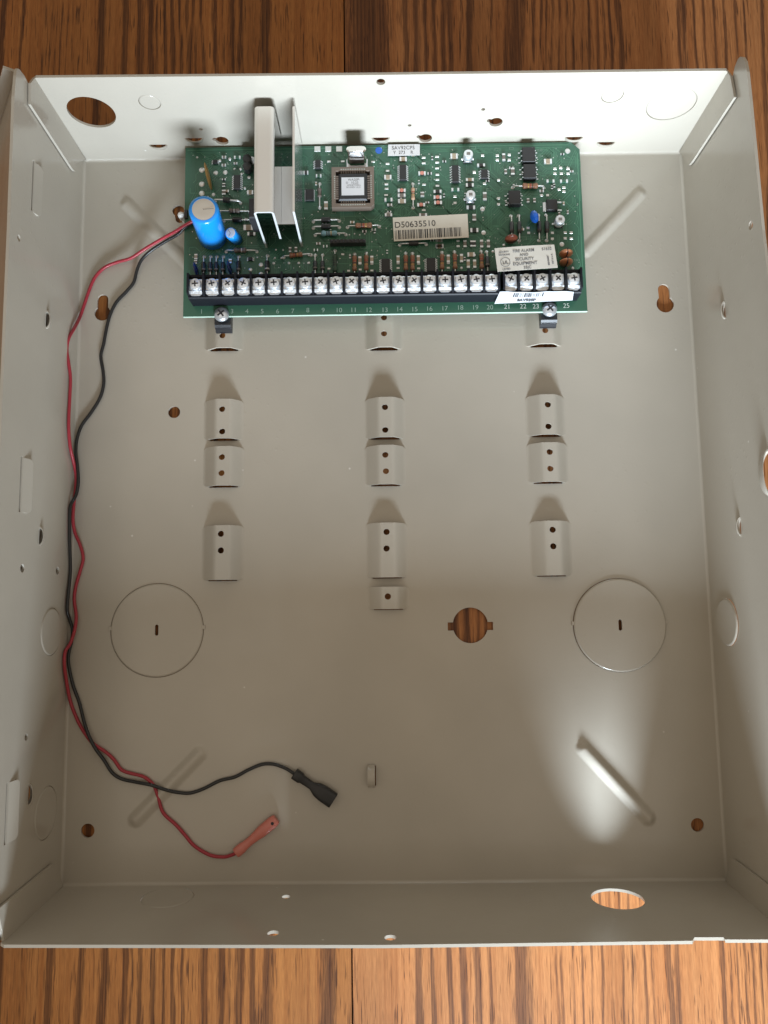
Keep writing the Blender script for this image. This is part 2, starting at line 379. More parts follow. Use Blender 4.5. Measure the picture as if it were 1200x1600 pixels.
def plank(x0, x1, rows, m, slant=0):
    y0, y1, nx, ny = -480.0, 480.0, int((x1 - x0) / .55), 44
    bd = bands(rows); vs = []; fs = []; gr = []
    for j in range(ny + 1):
        y = lin(y0, y1, j / ny); t = (y + 225) / 472.0
        for i in range(nx + 1):
            x = lin(x0, x1, i / nx)
            wob = 1.1 * math.sin(y * .021 + x * .02) + .6 * math.sin(y * .055 + 1.3 + x * .05) + .35 * math.sin(y * .13 + x * .11)
            g = 0.0
            tt = max(-.6, min(1.6, t))
            for xt, xb, wd, s0, s1 in bd:
                c = lin(xb, xt, tt) + wob; d = abs(x - c)
                if d < wd * 1.2: g = max(g, max(0, min(1, lin(s1, s0, max(0, min(1, t))))) * max(0.0, min(1.0, 1.12 - d / wd)))
            vs.append((x, y, TOP_Z)); gr.append(g)
    w_ = nx + 1
    for j in range(ny):
        for i in range(nx): fs.append((j * w_ + i, j * w_ + i + 1, (j + 1) * w_ + i + 1, (j + 1) * w_ + i))
    # edges turned down so that the joint has depth
    base = len(vs)
    for i in (0, nx):
        for j in range(ny + 1):
            x, y, z = vs[j * w_ + i]; vs.append((x, y, z - 18)); gr.append(.9)
    for j in range(ny):
        fs.append((j * w_, (j + 1) * w_, base + j + 1, base + j)); k = base + ny + 1
        fs.append((j * w_ + nx, k + j, k + j + 1, (j + 1) * w_ + nx))
    og = origin(table); me = bpy.data.meshes.new("plank"); me.from_pydata([((x - og.x) * S, (y - og.y) * S, (z - og.z) * S) for x, y, z in vs], [], fs)
    at = me.attributes.new("grain", 'FLOAT', 'POINT'); at.data.foreach_set("value", gr)
    return link_mesh("plank", me, m, table, 30, True)
SEAM = -19.6
plank(-330.0, SEAM - .35, L_ROWS, WOOD_A); plank(SEAM + .35, 330.0, R_ROWS, WOOD_B)
MB().box(-330, 330, -480, 480, TOP_Z - 30, TOP_Z - 17.9).build("table_base", mat("joint_dark", (.03, .015, .008), .7), table)

# ================================================================== ENCLOSURE
H_RIM, H_SIDE, T = 59.4, 75.0, 1.2
enc = empty("alarm_enclosure", (0, 0, TOP_Z), "open beige sheet metal alarm enclosure lying on the wooden table around the green board", "metal enclosure")
FL = {"tl": un(131, 250, 0), "tr": un(1064, 238, 0), "bl": un(95, 1382, 0), "br": un(1137, 1379, 0)}
FL = {"tl": Vector((-154.7, 178.9, 0)), "tr": Vector((154.2, 178.6, 0)), "bl": Vector((-154.4, -179.0, 0)), "br": Vector((154.8, -180.4, 0))}
RIM = {"tl": un(51, 121, H_RIM), "tr": un(1139, 111, H_RIM), "bl": un(1, 1475, H_RIM), "br": un(1238, 1468, H_RIM)}
WT = Plane(FL["tl"], FL["tr"], (RIM["tl"] + RIM["tr"]) / 2, (0, -1, 0))
WB = Plane(FL["bl"], FL["br"], (RIM["bl"] + RIM["br"]) / 2, (0, 1, 0))
WL = Plane(FL["bl"], FL["tl"], (un(15, 360, H_SIDE) + un(0, 710, H_SIDE)) / 2 + Vector((0, 0, 0)) if False else Vector((-154.3, 0, H_SIDE)), (1, 0, 0))
WR = Plane(FL["br"], FL["tr"], Vector((154.6, 0, H_SIDE)), (-1, 0, 0))

# ---- back panel with stamped ribs
def rib_h(x, y):
    h = 0.0
    for A, B, wd, ht in RIBS:
        d = B - A; t = max(0, min(1, ((x - A.x) * d.x + (y - A.y) * d.y) / d.length_squared)); q = A + d * t
        r = math.hypot(x - q.x, y - q.y)
        if r < wd:
            c = math.cos(math.pi / 2 * r / wd); h = max(h, ht * c * c * (1.25 - .25 * c * c))
    return h
def f2(px, py): p = un(px, py, 0); return Vector((p.x, p.y))
RIBS = [(f2(199, 319), f2(292, 410), 4.2, 1.2), (f2(999, 303), f2(915, 392), 4.2, 1.05), (f2(912, 1170), f2(1012, 1277), 4.2, 2.3), (f2(312, 1178), f2(213, 1280), 4.2, 1.6)]
extra = []
for A, B, wd, ht in RIBS:
    d = (B - A).normalized(); nn = Vector((-d.y, d.x)); L = (B - A).length
    k = -wd - 1
    while k < L + wd + 1:
        for j in range(-9, 10): p = A + d * k + nn * (j * (wd + .6) / 9); extra.append((p.x, p.y))
        k += .9
def fmap_floor(x, y):
    h = rib_h(x, y)
    if h == 0: return Vector((x, y, 0)), Vector((0, 0, 1))
    e = .05; gx = (rib_h(x + e, y) - rib_h(x - e, y)) / (2 * e); gy = (rib_h(x, y + e) - rib_h(x, y - e)) / (2 * e)
    return Vector((x, y, h)), Vector((-gx, -gy, 1)).normalized()
RB = 1.4                                                         # bend radius where the walls fold up
fl_out = [(FL["bl"].x + RB, FL["bl"].y + RB), (FL["br"].x - RB, FL["br"].y + RB), (FL["tr"].x - RB, FL["tr"].y - RB), (FL["tl"].x + RB, FL["tl"].y - RB)]
def fr(px, r): return (r / 1200.0) * 373.6                      # photo length -> mm on the floor
holes = []
c = f2(160, 489); holes.append(keyhole(c, 4.0, 2.8, 7.0, (0, 1)))
c = f2(1039.5, 475); holes.append(keyhole(c, 4.4, 2.9, 7.6, (-.05, 1)))
holes.append(circle(f2(272, 644), 3.0)); holes.append(circle(f2(137, 1298), 3.2)); holes.append(circle(f2(1090, 1289), 3.1))
c = f2(278.5, 329); holes.append(keyhole(c, 3.0, 2.2, 4.6, (.2, -1)))
c = f2(735, 977); R_ = 8.5; nh = 1.5; ns = 10.9; a0 = math.asin(nh / R_)
pts = [(c.x + R_ * math.cos(q), c.y + R_ * math.sin(q)) for q in [a0 + (math.pi - 2 * a0) * i / 20 for i in range(21)]] + [(c.x - ns, c.y + nh), (c.x - ns, c.y - nh * 1.6)] + \
      [(c.x + R_ * math.cos(q), c.y + R_ * math.sin(q)) for q in [math.pi + a0 * 1.6 + (math.pi - 3.2 * a0) * i / 20 for i in range(21)]] + [(c.x + ns, c.y - nh * 1.6), (c.x + ns, c.y + nh)]
holes.append(pts)
KO = [(f2(245.5, 984.5), 22.3, .8), (f2(968, 976.5), 22.2, 1.3)]
for c, r, h in KO: holes.append(circle(c, r + .2, 72))

# ---- standoff brackets: bridges lanced out of the back panel
BR = []      # x0,x1,ytop,ybottom (photo), holes
def br(x0, x1, yt, yb, hs, h=4.8): BR.append((x0, x1, yt, yb, hs, h))
br(319, 382, 470, 548, [(347.5, 524)]); br(569, 631, 468, 547, [(600, 496), (600, 521)]); br(819, 880, 466, 542, [(852, 516)])
br(318, 381, 627, 688, [(347, 639), (347, 674)]); br(570, 634, 624, 686, [(601.5, 636), (602, 671.5)]); br(822, 884, 620, 682, [(856, 632), (857, 666)])
br(317, 382, 700, 761, [(346.5, 714), (346, 739)]); br(570, 635, 698, 759, [(602, 710.5), (603, 736)]); br(824, 889, 694, 755, [(859, 706), (860, 732)])
br(315, 381, 822, 907, [(345, 834), (345, 860)]); br(572, 638, 818, 903, [(604, 831), (604, 857)]); br(829, 895, 815, 900, [(863.6, 827.6), (864.6, 853.5)])
br(574, 640, 917, 952, [(606, 932)])
BGEO = []
for x0, x1, yt, yb, hs, h in BR:
    p0 = f2(x0, yb); p1 = f2(x1, yb); q = f2((x0 + x1) / 2, yt)
    BGEO.append((p0.x, p1.x, p0.y, q.y, hs, h))
    m_ = (p0.x + p1.x) / 2; hw = (p1.x - p0.x) / 2 - 3.2
    holes.append(rect(m_ - hw, m_ + hw, p0.y - .4, q.y - .15))
# loop slot
lc = f2(581, 1212); holes.append(rect(lc.x - 1.5, lc.x + 1.9, lc.y - 4.6, lc.y + 4.6))
back = sheet("back_panel", fl_out, holes, fmap_floor, T, PAINT, enc, extra=extra, sharp=28)

def P_dir(fm, a, b, c):
    return (Vector(fm(a, b)[0]) - Vector(fm(c[0], c[1])[0])).normalized()
def disc(name, c, r, h, fm, parent, slots=(), t=T, nib=None):
    """knockout disc standing a little proud of the sheet, held by two nibs"""
    ol = circle(c, r, 72); b = MB()
    def fmap(a, b_):
        d = math.hypot(a - c[0], b_ - c[1]); e = max(0, (d - (r - .9)) / .9); p, n = fm(a, b_); o_ = (P_dir(fm, a, b_, c) * (1.5 * e)) if e > 0 else Vector((0, 0, 0)); return Vector(p) + Vector(n) * (h - .7 * e * e), (Vector(n) + o_).normalized()
    ring = [(c[0] + (r - .9) * math.cos(i * math.pi / 36), c[1] + (r - .9) * math.sin(i * math.pi / 36)) for i in range(72)] + [(c[0] + (r - .25) * math.cos(i * math.pi / 36), c[1] + (r - .25) * math.sin(i * math.pi / 36)) for i in range(72)]
    return sheet(name, ol, slots, fmap, t, PAINT, parent, extra=ring, sharp=60)
def flatmap(x, y): return Vector((x, y, 0)), Vector((0, 0, 1))
for c, r, h in KO:
    disc("knockout_disc", c, r, h, flatmap, enc, [slot(c, .85, 3.6)])
    for sg in (-1, 1):                                            # connecting nibs
        x = c.x + sg * (r + .1); MB().box(x - .8, x + .8, c.y + .2, c.y + 2.0, -1.1, h * .55 + .12, 0, .12).build("knockout_nib", PAINT, enc)

def bracket(x0, x1, y0, y1, hs, h):
    mx = (x0 + x1) / 2; bw = (x1 - x0) / 2; tw = bw * .40; mx += .5
    def z(x):
        d = abs(x - mx)
        B_ = bw + (.5 if x < mx else -.5); pts_ = [(0, h), (tw - 1.2, h), (tw - .4, h - .16), (tw + .4, h - .62), (B_ - 1.6, .75), (B_ - 1.0, .3), (B_ - .4, .1), (B_, .03)]
        for (a, za), (b, zb) in zip(pts_, pts_[1:]):
            if d <= b: return lin(za, zb, (d - a) / (b - a))
        return .02
    def fmap(x, y):
        e = .75; g = (z(x + e) - z(x - e)) / (2 * e)
        yy = y
        return Vector((x, yy, z(x) + .02)), Vector((-g, 0, 1)).normalized()
    cs = []
    for k in range(-22, 23): cs.append((x0 + x1) / 2 + bw * k / 22 * .999)
    lines = []
    ex = [(xx, lin(y0, y1, (j + .5) / 6)) for xx in cs[1:-1] for j in range(6)]
    def rc(xx): d = abs(xx - (x0 + x1) / 2); q = max(0, (d - (bw - 2.4)) / 2.4); return 2.0 * (1 - math.sqrt(max(0, 1 - q * q)))
    ol = [(xx, y0 + rc(xx)) for xx in cs] + [(xx, y1 - rc(xx)) for xx in reversed(cs)]
    hl = []
    for px, py in hs:
        p = un(px, py, h); hl.append(circle((p.x, p.y), 1.5, 16))
    o = sheet("standoff_bracket", ol, hl, fmap, 1.0, PAINT, enc, extra=ex, sharp=30)
    return o
for g in BGEO: bracket(*g)

# ---- wire loop lanced from the panel
mb = MB(); prof = [(-5.2, .0), (-4.6, 1.6), (-3.2, 3.4), (-1.2, 4.3), (1.2, 4.3), (3.2, 3.4), (4.6, 1.6), (5.2, .0)]
vs = []
for dy, z_ in prof:
    for zz in (z_ + .55, z_ - .45):
        for dx in (-1.9, 1.5): vs.append((lc.x + dx, lc.y + dy, zz))
fs = []
for i in range(7):
    a = i * 4; b = a + 4
    fs += [(a, a + 1, b + 1, b), (a + 2, b + 2, b + 3, a + 3), (a, b, b + 2, a + 2), (a + 1, a + 3, b + 3, b + 1)]
mb.add(vs, fs).build("wire_loop", PAINT, enc, 50)

# ---- walls
def wall(name, P, outline_px, holes_ab, foot_len, bend=True, t=T, off=0.0):
    ol = [P.uv(px, py, off) for px, py in outline_px]
    L = math.pi * RB / 2
    def fmap(a, b):
        if not bend or b > L - 1e-6: return P.pt(a, b if not bend else b - L + RB, off), P.n
        th = max(0, b) / RB
        return P.pt(a, RB - RB * math.cos(th), off + RB - RB * math.sin(th)), (P.b * math.cos(th) + P.n * math.sin(th)).normalized()
    lines = []
    if bend:
        # foot at b = 0; everything above the bend shifts by the arc's extra length
        sh = L - RB; ol = [(a, b + sh if b > 3 else 0.0) for a, b in ol]
        holes_ab = [[(a, b + sh) for a, b in h] for h in holes_ab]
        xs = [p[0] for p in ol if p[1] == 0.0]; lo, hi = min(xs), max(xs)
        for k in range(1, 6): lines.append([(lin(lo, hi, (j + .01) / 12.02), L * k / 5) for j in range(13)])
    return sheet(name, ol, holes_ab, fmap, t, PAINT, enc, lines=lines, sharp=32)
def louvre(P, c, R, hgt, up=(0, 1), gap=.15):
    """quarter dome pushed in from the sheet, open towards the rim"""
    u = Vector(up).normalized(); v = Vector((u.y, -u.x)); c = Vector(c); mb = MB(); vs = []; fs = []; n, k = 18, 7
    for sh in (0, 1):
        for i in range(k + 1):                                    # from the open edge down to the root
            t_ = math.pi / 2 * i / k
            for j in range(n + 1):
                q = math.pi * j / n; rr = R - sh * .7
                lx = rr * math.cos(q); e = rr * math.sin(q)
                f_ = i / k; p = c + v * lx - u * (e * f_); hh = e * hgt / R * (1 - f_ ** 1.5)
                vs.append(P.pt(p.x, p.y, hh))
    w_ = n + 1; M = (k + 1) * w_
    for s_ in (0, M):
        for i in range(k):
            for j in range(n):
                f = (s_ + i * w_ + j, s_ + i * w_ + j + 1, s_ + (i + 1) * w_ + j + 1, s_ + (i + 1) * w_ + j); fs.append(f if s_ == 0 else tuple(reversed(f)))
    for j in range(n): fs.append((j, M + j, M + j + 1, j + 1))
    return mb.add(vs, fs).build("louvre_tab", PAINT, enc, 60)
def halfdisc(c, R, up=(0, 1)):
    u = Vector(up).normalized(); v = Vector((u.y, -u.x)); c = Vector(c); out = []
    for i in range(15):
        q = math.pi + math.pi * i / 14; p = c + v * (R * .93 * math.cos(q)) + u * (R * .9 * math.sin(q)); out.append((p.x, p.y))
    return out
def ring_disc(P, px, py, r, h=.25):
    c = P.uv(px, py); disc("knockout_disc", c, r, h, lambda a, b: (P.pt(a, b), P.n), enc); return circle(c, r + .06, 60)

# top wall
hs = [circle(WT.uv(143, 176), 10.9, 48), circle(WT.uv(595, 128), 2.0, 16), circle(WT.uv(755, 171), .95, 12), circle(WT.uv(640, 196), .9, 12), circle(WT.uv(314, 202), .9, 12)]
for (px, py) in ((347, 220), (665, 216), (775, 191)): hs.append(keyhole(WT.uv(px, py), 3.2, 1.2, 3.6, (-1, .35)))
TOPL = [((247, 226), 4.6), ((303, 216), 4.6), ((595, 215), 4.6), ((897, 214), 4.6), ((947, 222), 4.6)]
for (pp, R_) in TOPL: hs.append(halfdisc(WT.uv(*pp), R_))
hs.append(ring_disc(WT, 234, 160, 5.0)); hs.append(ring_disc(WT, 957, 149, 5.0)); hs.append(ring_disc(WT, 1049, 163, 11.3))
wall("top_wall", WT, [(131, 250), (1064, 238), (1138, 114), (1135, 110.5), (595, 117), (56, 121.5), (52, 125)], hs, 309)
for (pp, R_) in TOPL: louvre(WT, WT.uv(*pp), R_, 2.0)

# bottom wall with the small step in its rim
hs = [circle(WB.uv(965, 1404), 11.3, 48), circle(WB.uv(447, 1401), 1.9, 16), circle(WB.uv(427, 1458), 2.4, 16), circle(WB.uv(610, 1465), 2.4, 16)]
hs.append(ring_disc(WB, 262, 1402, 11.5, .3))
wall("bottom_wall", WB, [(95, 1382), (1137, 1379), (1236, 1464), (1232, 1468), (1133, 1468), (1131, 1464.5), (1085, 1464.5), (1082, 1470), (600, 1476.5), (6, 1476), (1, 1473)], hs, 309)

# left wall
lo_ = [(95, 1382), (-30, 1496), (-33, 1480), (0, 710), (15, 360), (22.5, 150), (25, 118), (26.2, 110), (28, 107), (31, 109), (38, 118), (46, 134), (50, 152), (131, 250)]
hs = []
def lslot(P, x0, y0, x1, y1, r):
    a = P.uv((x0 + x1) / 2, y0); b = P.uv((x0 + x1) / 2, y1); return a, b
LL = [((72, 499), 4.2), ((61.5, 838), 4.2), ((44.5, 1242), 4.6)]
for (pp, R_) in LL: hs.append(halfdisc(WL.uv(*pp), R_))
for (pp, r) in (((35, 888), 1.8), ((90, 892), 1.8), ((41, 1152), 1.5), ((29.5, 372), 1.4)): hs.append(circle(WL.uv(*pp), r, 16))
hs.append(ring_disc(WL, 80, 987, 10.8, .45)); hs.append(ring_disc(WL, 72, 1270, 11.4, .3))
SL = [((50, 247), (50, 330), (62, 0)), ((31, 712), (31, 800), (46, 0)), ((8, 1225), (8, 1320), (24, 0))]
def hinge_slot(P, top, bot, right, side):
    a = P.uv(*top); b = P.uv(*bot); c = P.uv(right[0], (top[1] + bot[1]) / 2)
    y0, y1 = sorted((a[0], b[0])); zt = (a[1] + b[1]) / 2; zb = c[1]
    hs.append(rect(y0, y1, zt - 1.3, zt))                         # narrow slot that stays open
    # pushed-in tongue with rounded lower corners
    n = 6; r = 2.2; ol = [(y0 + .15, zt - 1.2), (y1 - .15, zt - 1.2)]
    for i in range(n + 1):
        q = math.pi / 2 * i / n; ol.append((y1 - .15 - r + r * math.cos(q), zb + r - r * math.sin(q)))
    for i in range(n + 1):
        q = math.pi / 2 * i / n; ol.append((y0 + .15 + r - r * math.sin(q), zb + r - r * math.cos(q)))
    sheet("hinge_tongue", ol, [], lambda a_, b_: (P.pt(a_, b_, 1.9 * max(0, min(1, (zt - b_) / max(zt - zb, .1))) - .5), (P.n + P.b * (1.9 / max(zt - zb, 1))).normalized()), 1.3, PAINT, enc, sharp=60)
for a_, b_, c_ in SL: hinge_slot(WL, a_, b_, c_, 1)
wall("side_wall", WL, lo_, hs, 358)
for (pp, R_) in LL: louvre(WL, WL.uv(*pp), R_, 1.9)

# right wall
ro_ = [(1137, 1379), (1262, 1500), (1300, 1480), (1262, 1080), (1200, 435), (1191, 360), (1172, 160), (1167, 112), (1164, 96), (1160, 89.5), (1156.5, 88.5), (1153, 92), (1148, 104), (1143, 128), (1141, 150), (1064, 237)]
hs = []
RL = [((1133, 484), 4.2), ((1157.5, 823), 4.2), ((1203, 738), 9.6)]
for (pp, R_) in RL: hs.append(halfdisc(WR.uv(*pp), R_))
hs.append(circle(WR.uv(1173, 352), 1.8, 16)); hs.append(ring_disc(WR, 1137, 972, 10.8, 1.0))
wall("side_wall", WR, ro_, hs, 358)
for (pp, R_), hg in zip(RL, (1.9, 1.9, 2.8)): louvre(WR, WR.uv(*pp), R_, hg)

# corner flaps folded from the end walls onto the inside of the side walls
def flap(P, px): 
    off = 1.5; sheet("corner_flap", [P.uv(x, y, off) for x, y in px], [], P.fmap_off(off), 1.1, PAINT, enc, sharp=40)
flap(WL, [(55, 121), (48, 130), (48, 163), (112, 262), (116, 267), (119, 268), (120, 264), (118, 256), (134, 249)])
flap(WR, [(1134, 110), (1141, 119), (1147, 152), (1080, 254), (1076, 258), (1073, 256), (1070, 249), (1061, 238)])
flap(WL, [(8, 1476), (-3, 1421), (82, 1350), (86, 1351), (88, 1358), (99, 1384)])
flap(WR, [(1232, 1469), (1236, 1412), (1150, 1346), (1144, 1342), (1142, 1346), (1133, 1381)])

# the opened door hangs from the left side
dP = Plane(Vector((-158.5, -178, 66)), Vector((-158.5, 181, 66)), Vector((-200, 0, 6)), (.3, 0, 1))
dP.n = dP.a.cross(dP.b); dP.n = dP.n if dP.n.z > 0 else -dP.n
sheet("door", [(2, 0), (357, 0), (357, 80), (2, 80)], [], dP.fmap, 1.2, PAINT, enc)
sheet("door_lip", [(-1, 0), (5, 0), (5, 80), (-1, 80)], [], lambda a, b: (dP.pt(357 + .4, b, a), -dP.a), 1.2, PAINT, enc)

# ================================================================== CIRCUIT BOARD
ZB = 11.0
pcb = empty("circuit_board", (0, 134, ZB), "green printed circuit board with components and screw terminals at the head of the enclosure", "circuit board")
def ub(px, py, h=0.0): return un(px, py, ZB + h)
bl, brr, tr, tl = ub(286, 495), ub(918, 486), ub(905, 220), ub(290, 227)
b_out = [(bl.x, bl.y), (brr.x, brr.y), (tr.x, 174.2), (tr.x - 4.2, 178.1), (tl.x, 178.1)]
mb = MB(); mb.prism(b_out, ZB - 1.6, ZB, 1, 0, 0); mb.build("board", [MAT["pcb_green"], MAT["pcb_edge"]], pcb, smooth=False)

def c1(X, Y): return (260 + X / 5.4545, 200 + Y / 5.4545)
def c2(X, Y): return (460 + X / 5, 200 + Y / 5)
def c3(X, Y): return (700 + X / 5, 200 + Y / 5)
def c4(X, Y): return (270 + X / 5.4545, 350 + Y / 5.4545)
def c5(X, Y): return (480 + X / 5.217, 350 + Y / 5.217)
def c6(X, Y): return (700 + X / 5, 350 + Y / 5)
PXM = 1200 / (373.568 - ZB)                                       # photo pixels per mm at board level

# ---- copper traces, pads and vias (flat print)
def strip(mb, pts, wd, z, m=0):
    for a, b in zip(pts, pts[1:]):
        a = Vector(a); b = Vector(b); d = (b - a)
        if d.length < .01: continue
        d.normalize(); n = Vector((-d.y, d.x)) * wd / 2; a2 = a - d * wd * .3; b2 = b + d * wd * .3
        mb.add([(a2.x + n.x, a2.y + n.y, z), (a2.x - n.x, a2.y - n.y, z), (b2.x - n.x, b2.y - n.y, z), (b2.x + n.x, b2.y + n.y, z)], [(0, 1, 2, 3)], m)
rt = random.Random(11)
mb = MB(); X0, X1, Y0, Y1 = bl.x + 2.5, brr.x - 2.5, 109.0, 175.5
for k in range(330):
    x, y = rt.uniform(X0, X1), rt.uniform(Y0, Y1); n = rt.choice((1, 1, 2, 3, 4)); d = rt.randrange(8); pts0 = [(x, y)]
    for i in range(rt.randint(2, 5)):
        L = rt.uniform(1.5, 14 if i % 2 == 0 else 4); x += L * math.cos(d * math.pi / 4); y += L * math.sin(d * math.pi / 4)
        x = max(X0, min(X1, x)); y = max(Y0, min(Y1, y)); pts0.append((x, y)); d = (d + rt.choice((-1, 1))) % 8
    for j in range(n): strip(mb, [(px + j * .75, py - j * .75) for px, py in pts0], .22 if n > 1 else .3, ZB + .02 + .0004 * (k % 40))
for (xa, ya, xb, yb) in ((bl.x + 1, Y1 + 1.2, brr.x - 6, Y1 + 1.2), (brr.x - 1.5, 112, brr.x - 1.5, 172)): strip(mb, [(xa, ya), (xb, yb)], .5, ZB + .04)
o = mb.build("copper_traces", MAT["trace"], pcb, smooth=False); o["kind"] = "stuff"
mb = MB()
for k in range(330):
    x, y = rt.uniform(X0, X1), rt.uniform(Y0, Y1); r = rt.choice((.16, .2, .25)); mb.prism(circle((x, y), r, 8), ZB, ZB + .05)
o = mb.build("vias", MAT["solder"], pcb, smooth=False); o["kind"] = "stuff"
mb = MB()
for k in range(150):                                              # silkscreen outlines and reference marks
    x, y = rt.uniform(X0, X1), rt.uniform(Y0, Y1); q = rt.random()
    if q < .45: a, b = rt.uniform(1.6, 3.2), rt.uniform(.9, 1.6); strip(mb, [(x, y), (x + a, y), (x + a, y + b), (x, y + b), (x, y)], .1, ZB + .06)
    else:
        for i in range(rt.randint(2, 4)): 
            xx = x + i * .75; strip(mb, [(xx, y), (xx, y + .8)] if rt.random() < .4 else [(xx, y), (xx + .42, y), (xx + .42, y + .8), (xx, y + .8)], .1, ZB + .065)
o = mb.build("silkscreen_marks", MAT["silk_dim"], pcb, smooth=False); o["kind"] = "stuff"

# ---- lettering
def text(body, org, xd, yd, size, m, parent, name="lettering", align='CENTER', bold=0.0):
    cu = bpy.data.curves.new("t", 'FONT'); cu.body = body; cu.size = size * S; cu.align_x = align; cu.offset = bold * S
    ob = bpy.data.objects.new("t", cu); COL.objects.link(ob); dg = bpy.context.evaluated_depsgraph_get()
    me = bpy.data.meshes.new_from_object(ob.evaluated_get(dg)); bpy.data.objects.remove(ob); bpy.data.curves.remove(cu)
    x = Vector(xd).normalized(); z = x.cross(Vector(yd)).normalized(); y = z.cross(x); og = origin(parent)
    M = Matrix(((x.x, y.x, z.x), (x.y, y.y, z.y), (x.z, y.z, z.z))).to_4x4(); M.translation = (Vector(org) - og) * S
    me.transform(M); me.name = name; me.materials.clear()
    return link_mesh(name, me, m, parent, smooth=False)

NUM = {1: c4(245, 765), 3: c4(505, 762), 4: c4(632, 762), 5: c4(762, 762), 6: c4(893, 762), 7: c4(1022, 760), 8: (481, 488), 9: c5(130, 720), 10: c5(258, 720), 11: c5(378, 718), 12: c5(502, 718),
       13: c5(632, 718), 14: c5(752, 712), 15: c5(875, 712), 16: c5(995, 708), 17: c5(1120, 705), 18: c6(95, 670), 19: c6(213, 668), 20: c6(328, 667), 21: c6(463, 663), 22: c6(587, 660), 23: c6(687, 660), 25: c6(925, 655)}
for n_, (px, py) in NUM.items():
    p = ub(px, py); text(str(n_), (p.x, p.y, ZB + .07), (1, 0, 0), (0, 1, 0), 3.3, MAT["silk"] if n_ > 20 else MAT["silk_dim"], pcb, "terminal_number", bold=.0)

# ---- generic components
def pad(x, y, r=.75, h=.5): 
    return MB().lathe([(r, 0), (r * .8, h * .55), (r * .35, h)], (x, y, ZB), (0, 0, 1), 10)
def axial(p0, p1, body, r, m, bcols=(), h=None, shape='res', name="resistor", lead_r=.33):
    """part lying between two solder pads (photo points); body = from,to along the length"""
    a = ub(*p0); b = ub(*p1); d = b - a; L = d.length; u = d.normalized(); h = r + .35 if h is None else h
    up = Vector((0, 0, 1)); s0 = a + u * (L * body[0]) + up * h; s1 = a + u * (L * body[1]) + up * h; bl_ = (s1 - s0).length
    mats = [MAT[m]] + [MAT[q] for q in bcols]
    if shape == 'res':
        prof = [(r * .55, 0), (r * .98, bl_ * .05), (r * 1.08, bl_ * .13), (r * 1.0, bl_ * .22), (r * .88, bl_ * .27)]; ms = [0, 0, 0, 0]
        n = max(1, len(bcols)); seg = (.73 - .27) / (2 * n + 1)
        for i in range(n):
            t0 = .27 + seg * (2 * i + 1); prof += [(r * .88, bl_ * t0), (r * .885, bl_ * (t0 + seg))]; ms += [0, (i + 1) if bcols else 0]
        prof += [(r * .88, bl_ * .73), (r, bl_ * .78), (r * 1.08, bl_ * .87), (r * .98, bl_ * .95), (r * .55, bl_)]; ms += [0, 0, 0, 0, 0]
    else:
        prof = [(r * .8, 0), (r, bl_ * .06), (r, bl_ * .72), (r * 1.01, bl_ * .725), (r * 1.01, bl_ * .85), (r, bl_ * .855), (r, bl_ * .94), (r * .8, bl_)]; ms = [0, 0, 0, 1 if bcols else 0, 0, 0, 0]
    while len(ms) < len(prof): ms.append(0)
    o = MB().lathe(prof, s0, u, 14, 0, ms).build(name, mats, pcb, 45)
    for (e, s_) in ((a, s0), (b, s1)):
        dd = (s_ - up * h - e); pts = [e - up * .2, e + up * (h * .6), e + dd * .12 + up * (h * .95), e + dd * .35 + up * h, s_ + (dd.normalized() * .2 if dd.length > 0 else up * 0)]
        MB().tube(pts, lead_r, 8).build("lead", MAT["solder"], o, 60)
        if L > 6: pad(e.x, e.y, .95, .55).build("solder_joint", MAT["solder"], o, 70)
    return o
def chip(c, wpx, hpx, n, z=1.8, rows='lr', pinlen=1.0, name="chip", skew=.0):
    p = ub(c[0], c[1], z); w_, h_ = wpx / PXM, hpx / PXM; mb = MB()
    mb.box(p.x - w_ / 2, p.x + w_ / 2, p.y - h_ / 2, p.y + h_ / 2, ZB + .25, ZB + z, 0, .25)
    mb.lathe([(.3, 0), (.3, .03)], (p.x - w_ / 2 + .8, p.y + h_ / 2 - .8, ZB + z - .01), (0, 0, 1), 10)
    o = mb.build(name, MAT["chip_black"], pcb, 30)
    mb = MB()
    pitch = h_ / n; pw = min(.5, pitch * .5)
    for i in range(n):
        y = p.y - h_ / 2 + pitch * (i + .5)
        for sg in (-1, 1):
            x0 = p.x + sg * (w_ / 2 - .15); x1 = p.x + sg * (w_ / 2 + pinlen * .35); x2 = p.x + sg * (w_ / 2 + pinlen * .5); x3 = p.x + sg * (w_ / 2 + pinlen)
            pr = [(x0, z * .6), (x1, z * .6), (x2, .12), (x3, .12)]; t_ = .16
            vs = []; 
            for (x, zz) in pr: vs += [(x, y - pw / 2, ZB + zz + t_), (x, y + pw / 2, ZB + zz + t_), (x, y - pw / 2, ZB + zz - .05), (x, y + pw / 2, ZB + zz - .05)]
            fs = [(0, 1, 3, 2), (12, 14, 15, 13)]
            for k in range(3):
                a = k * 4; b = a + 4; fs += [(a, b, b + 1, a + 1), (a + 2, a + 3, b + 3, b + 2), (a, a + 2, b + 2, b), (a + 1, b + 1, b + 3, a + 3)]
            mb.add(vs, fs)
    q = mb.build("pins", MAT["tin"], o, 40); q["kind"] = "stuff"
    return o
SMDM = {}
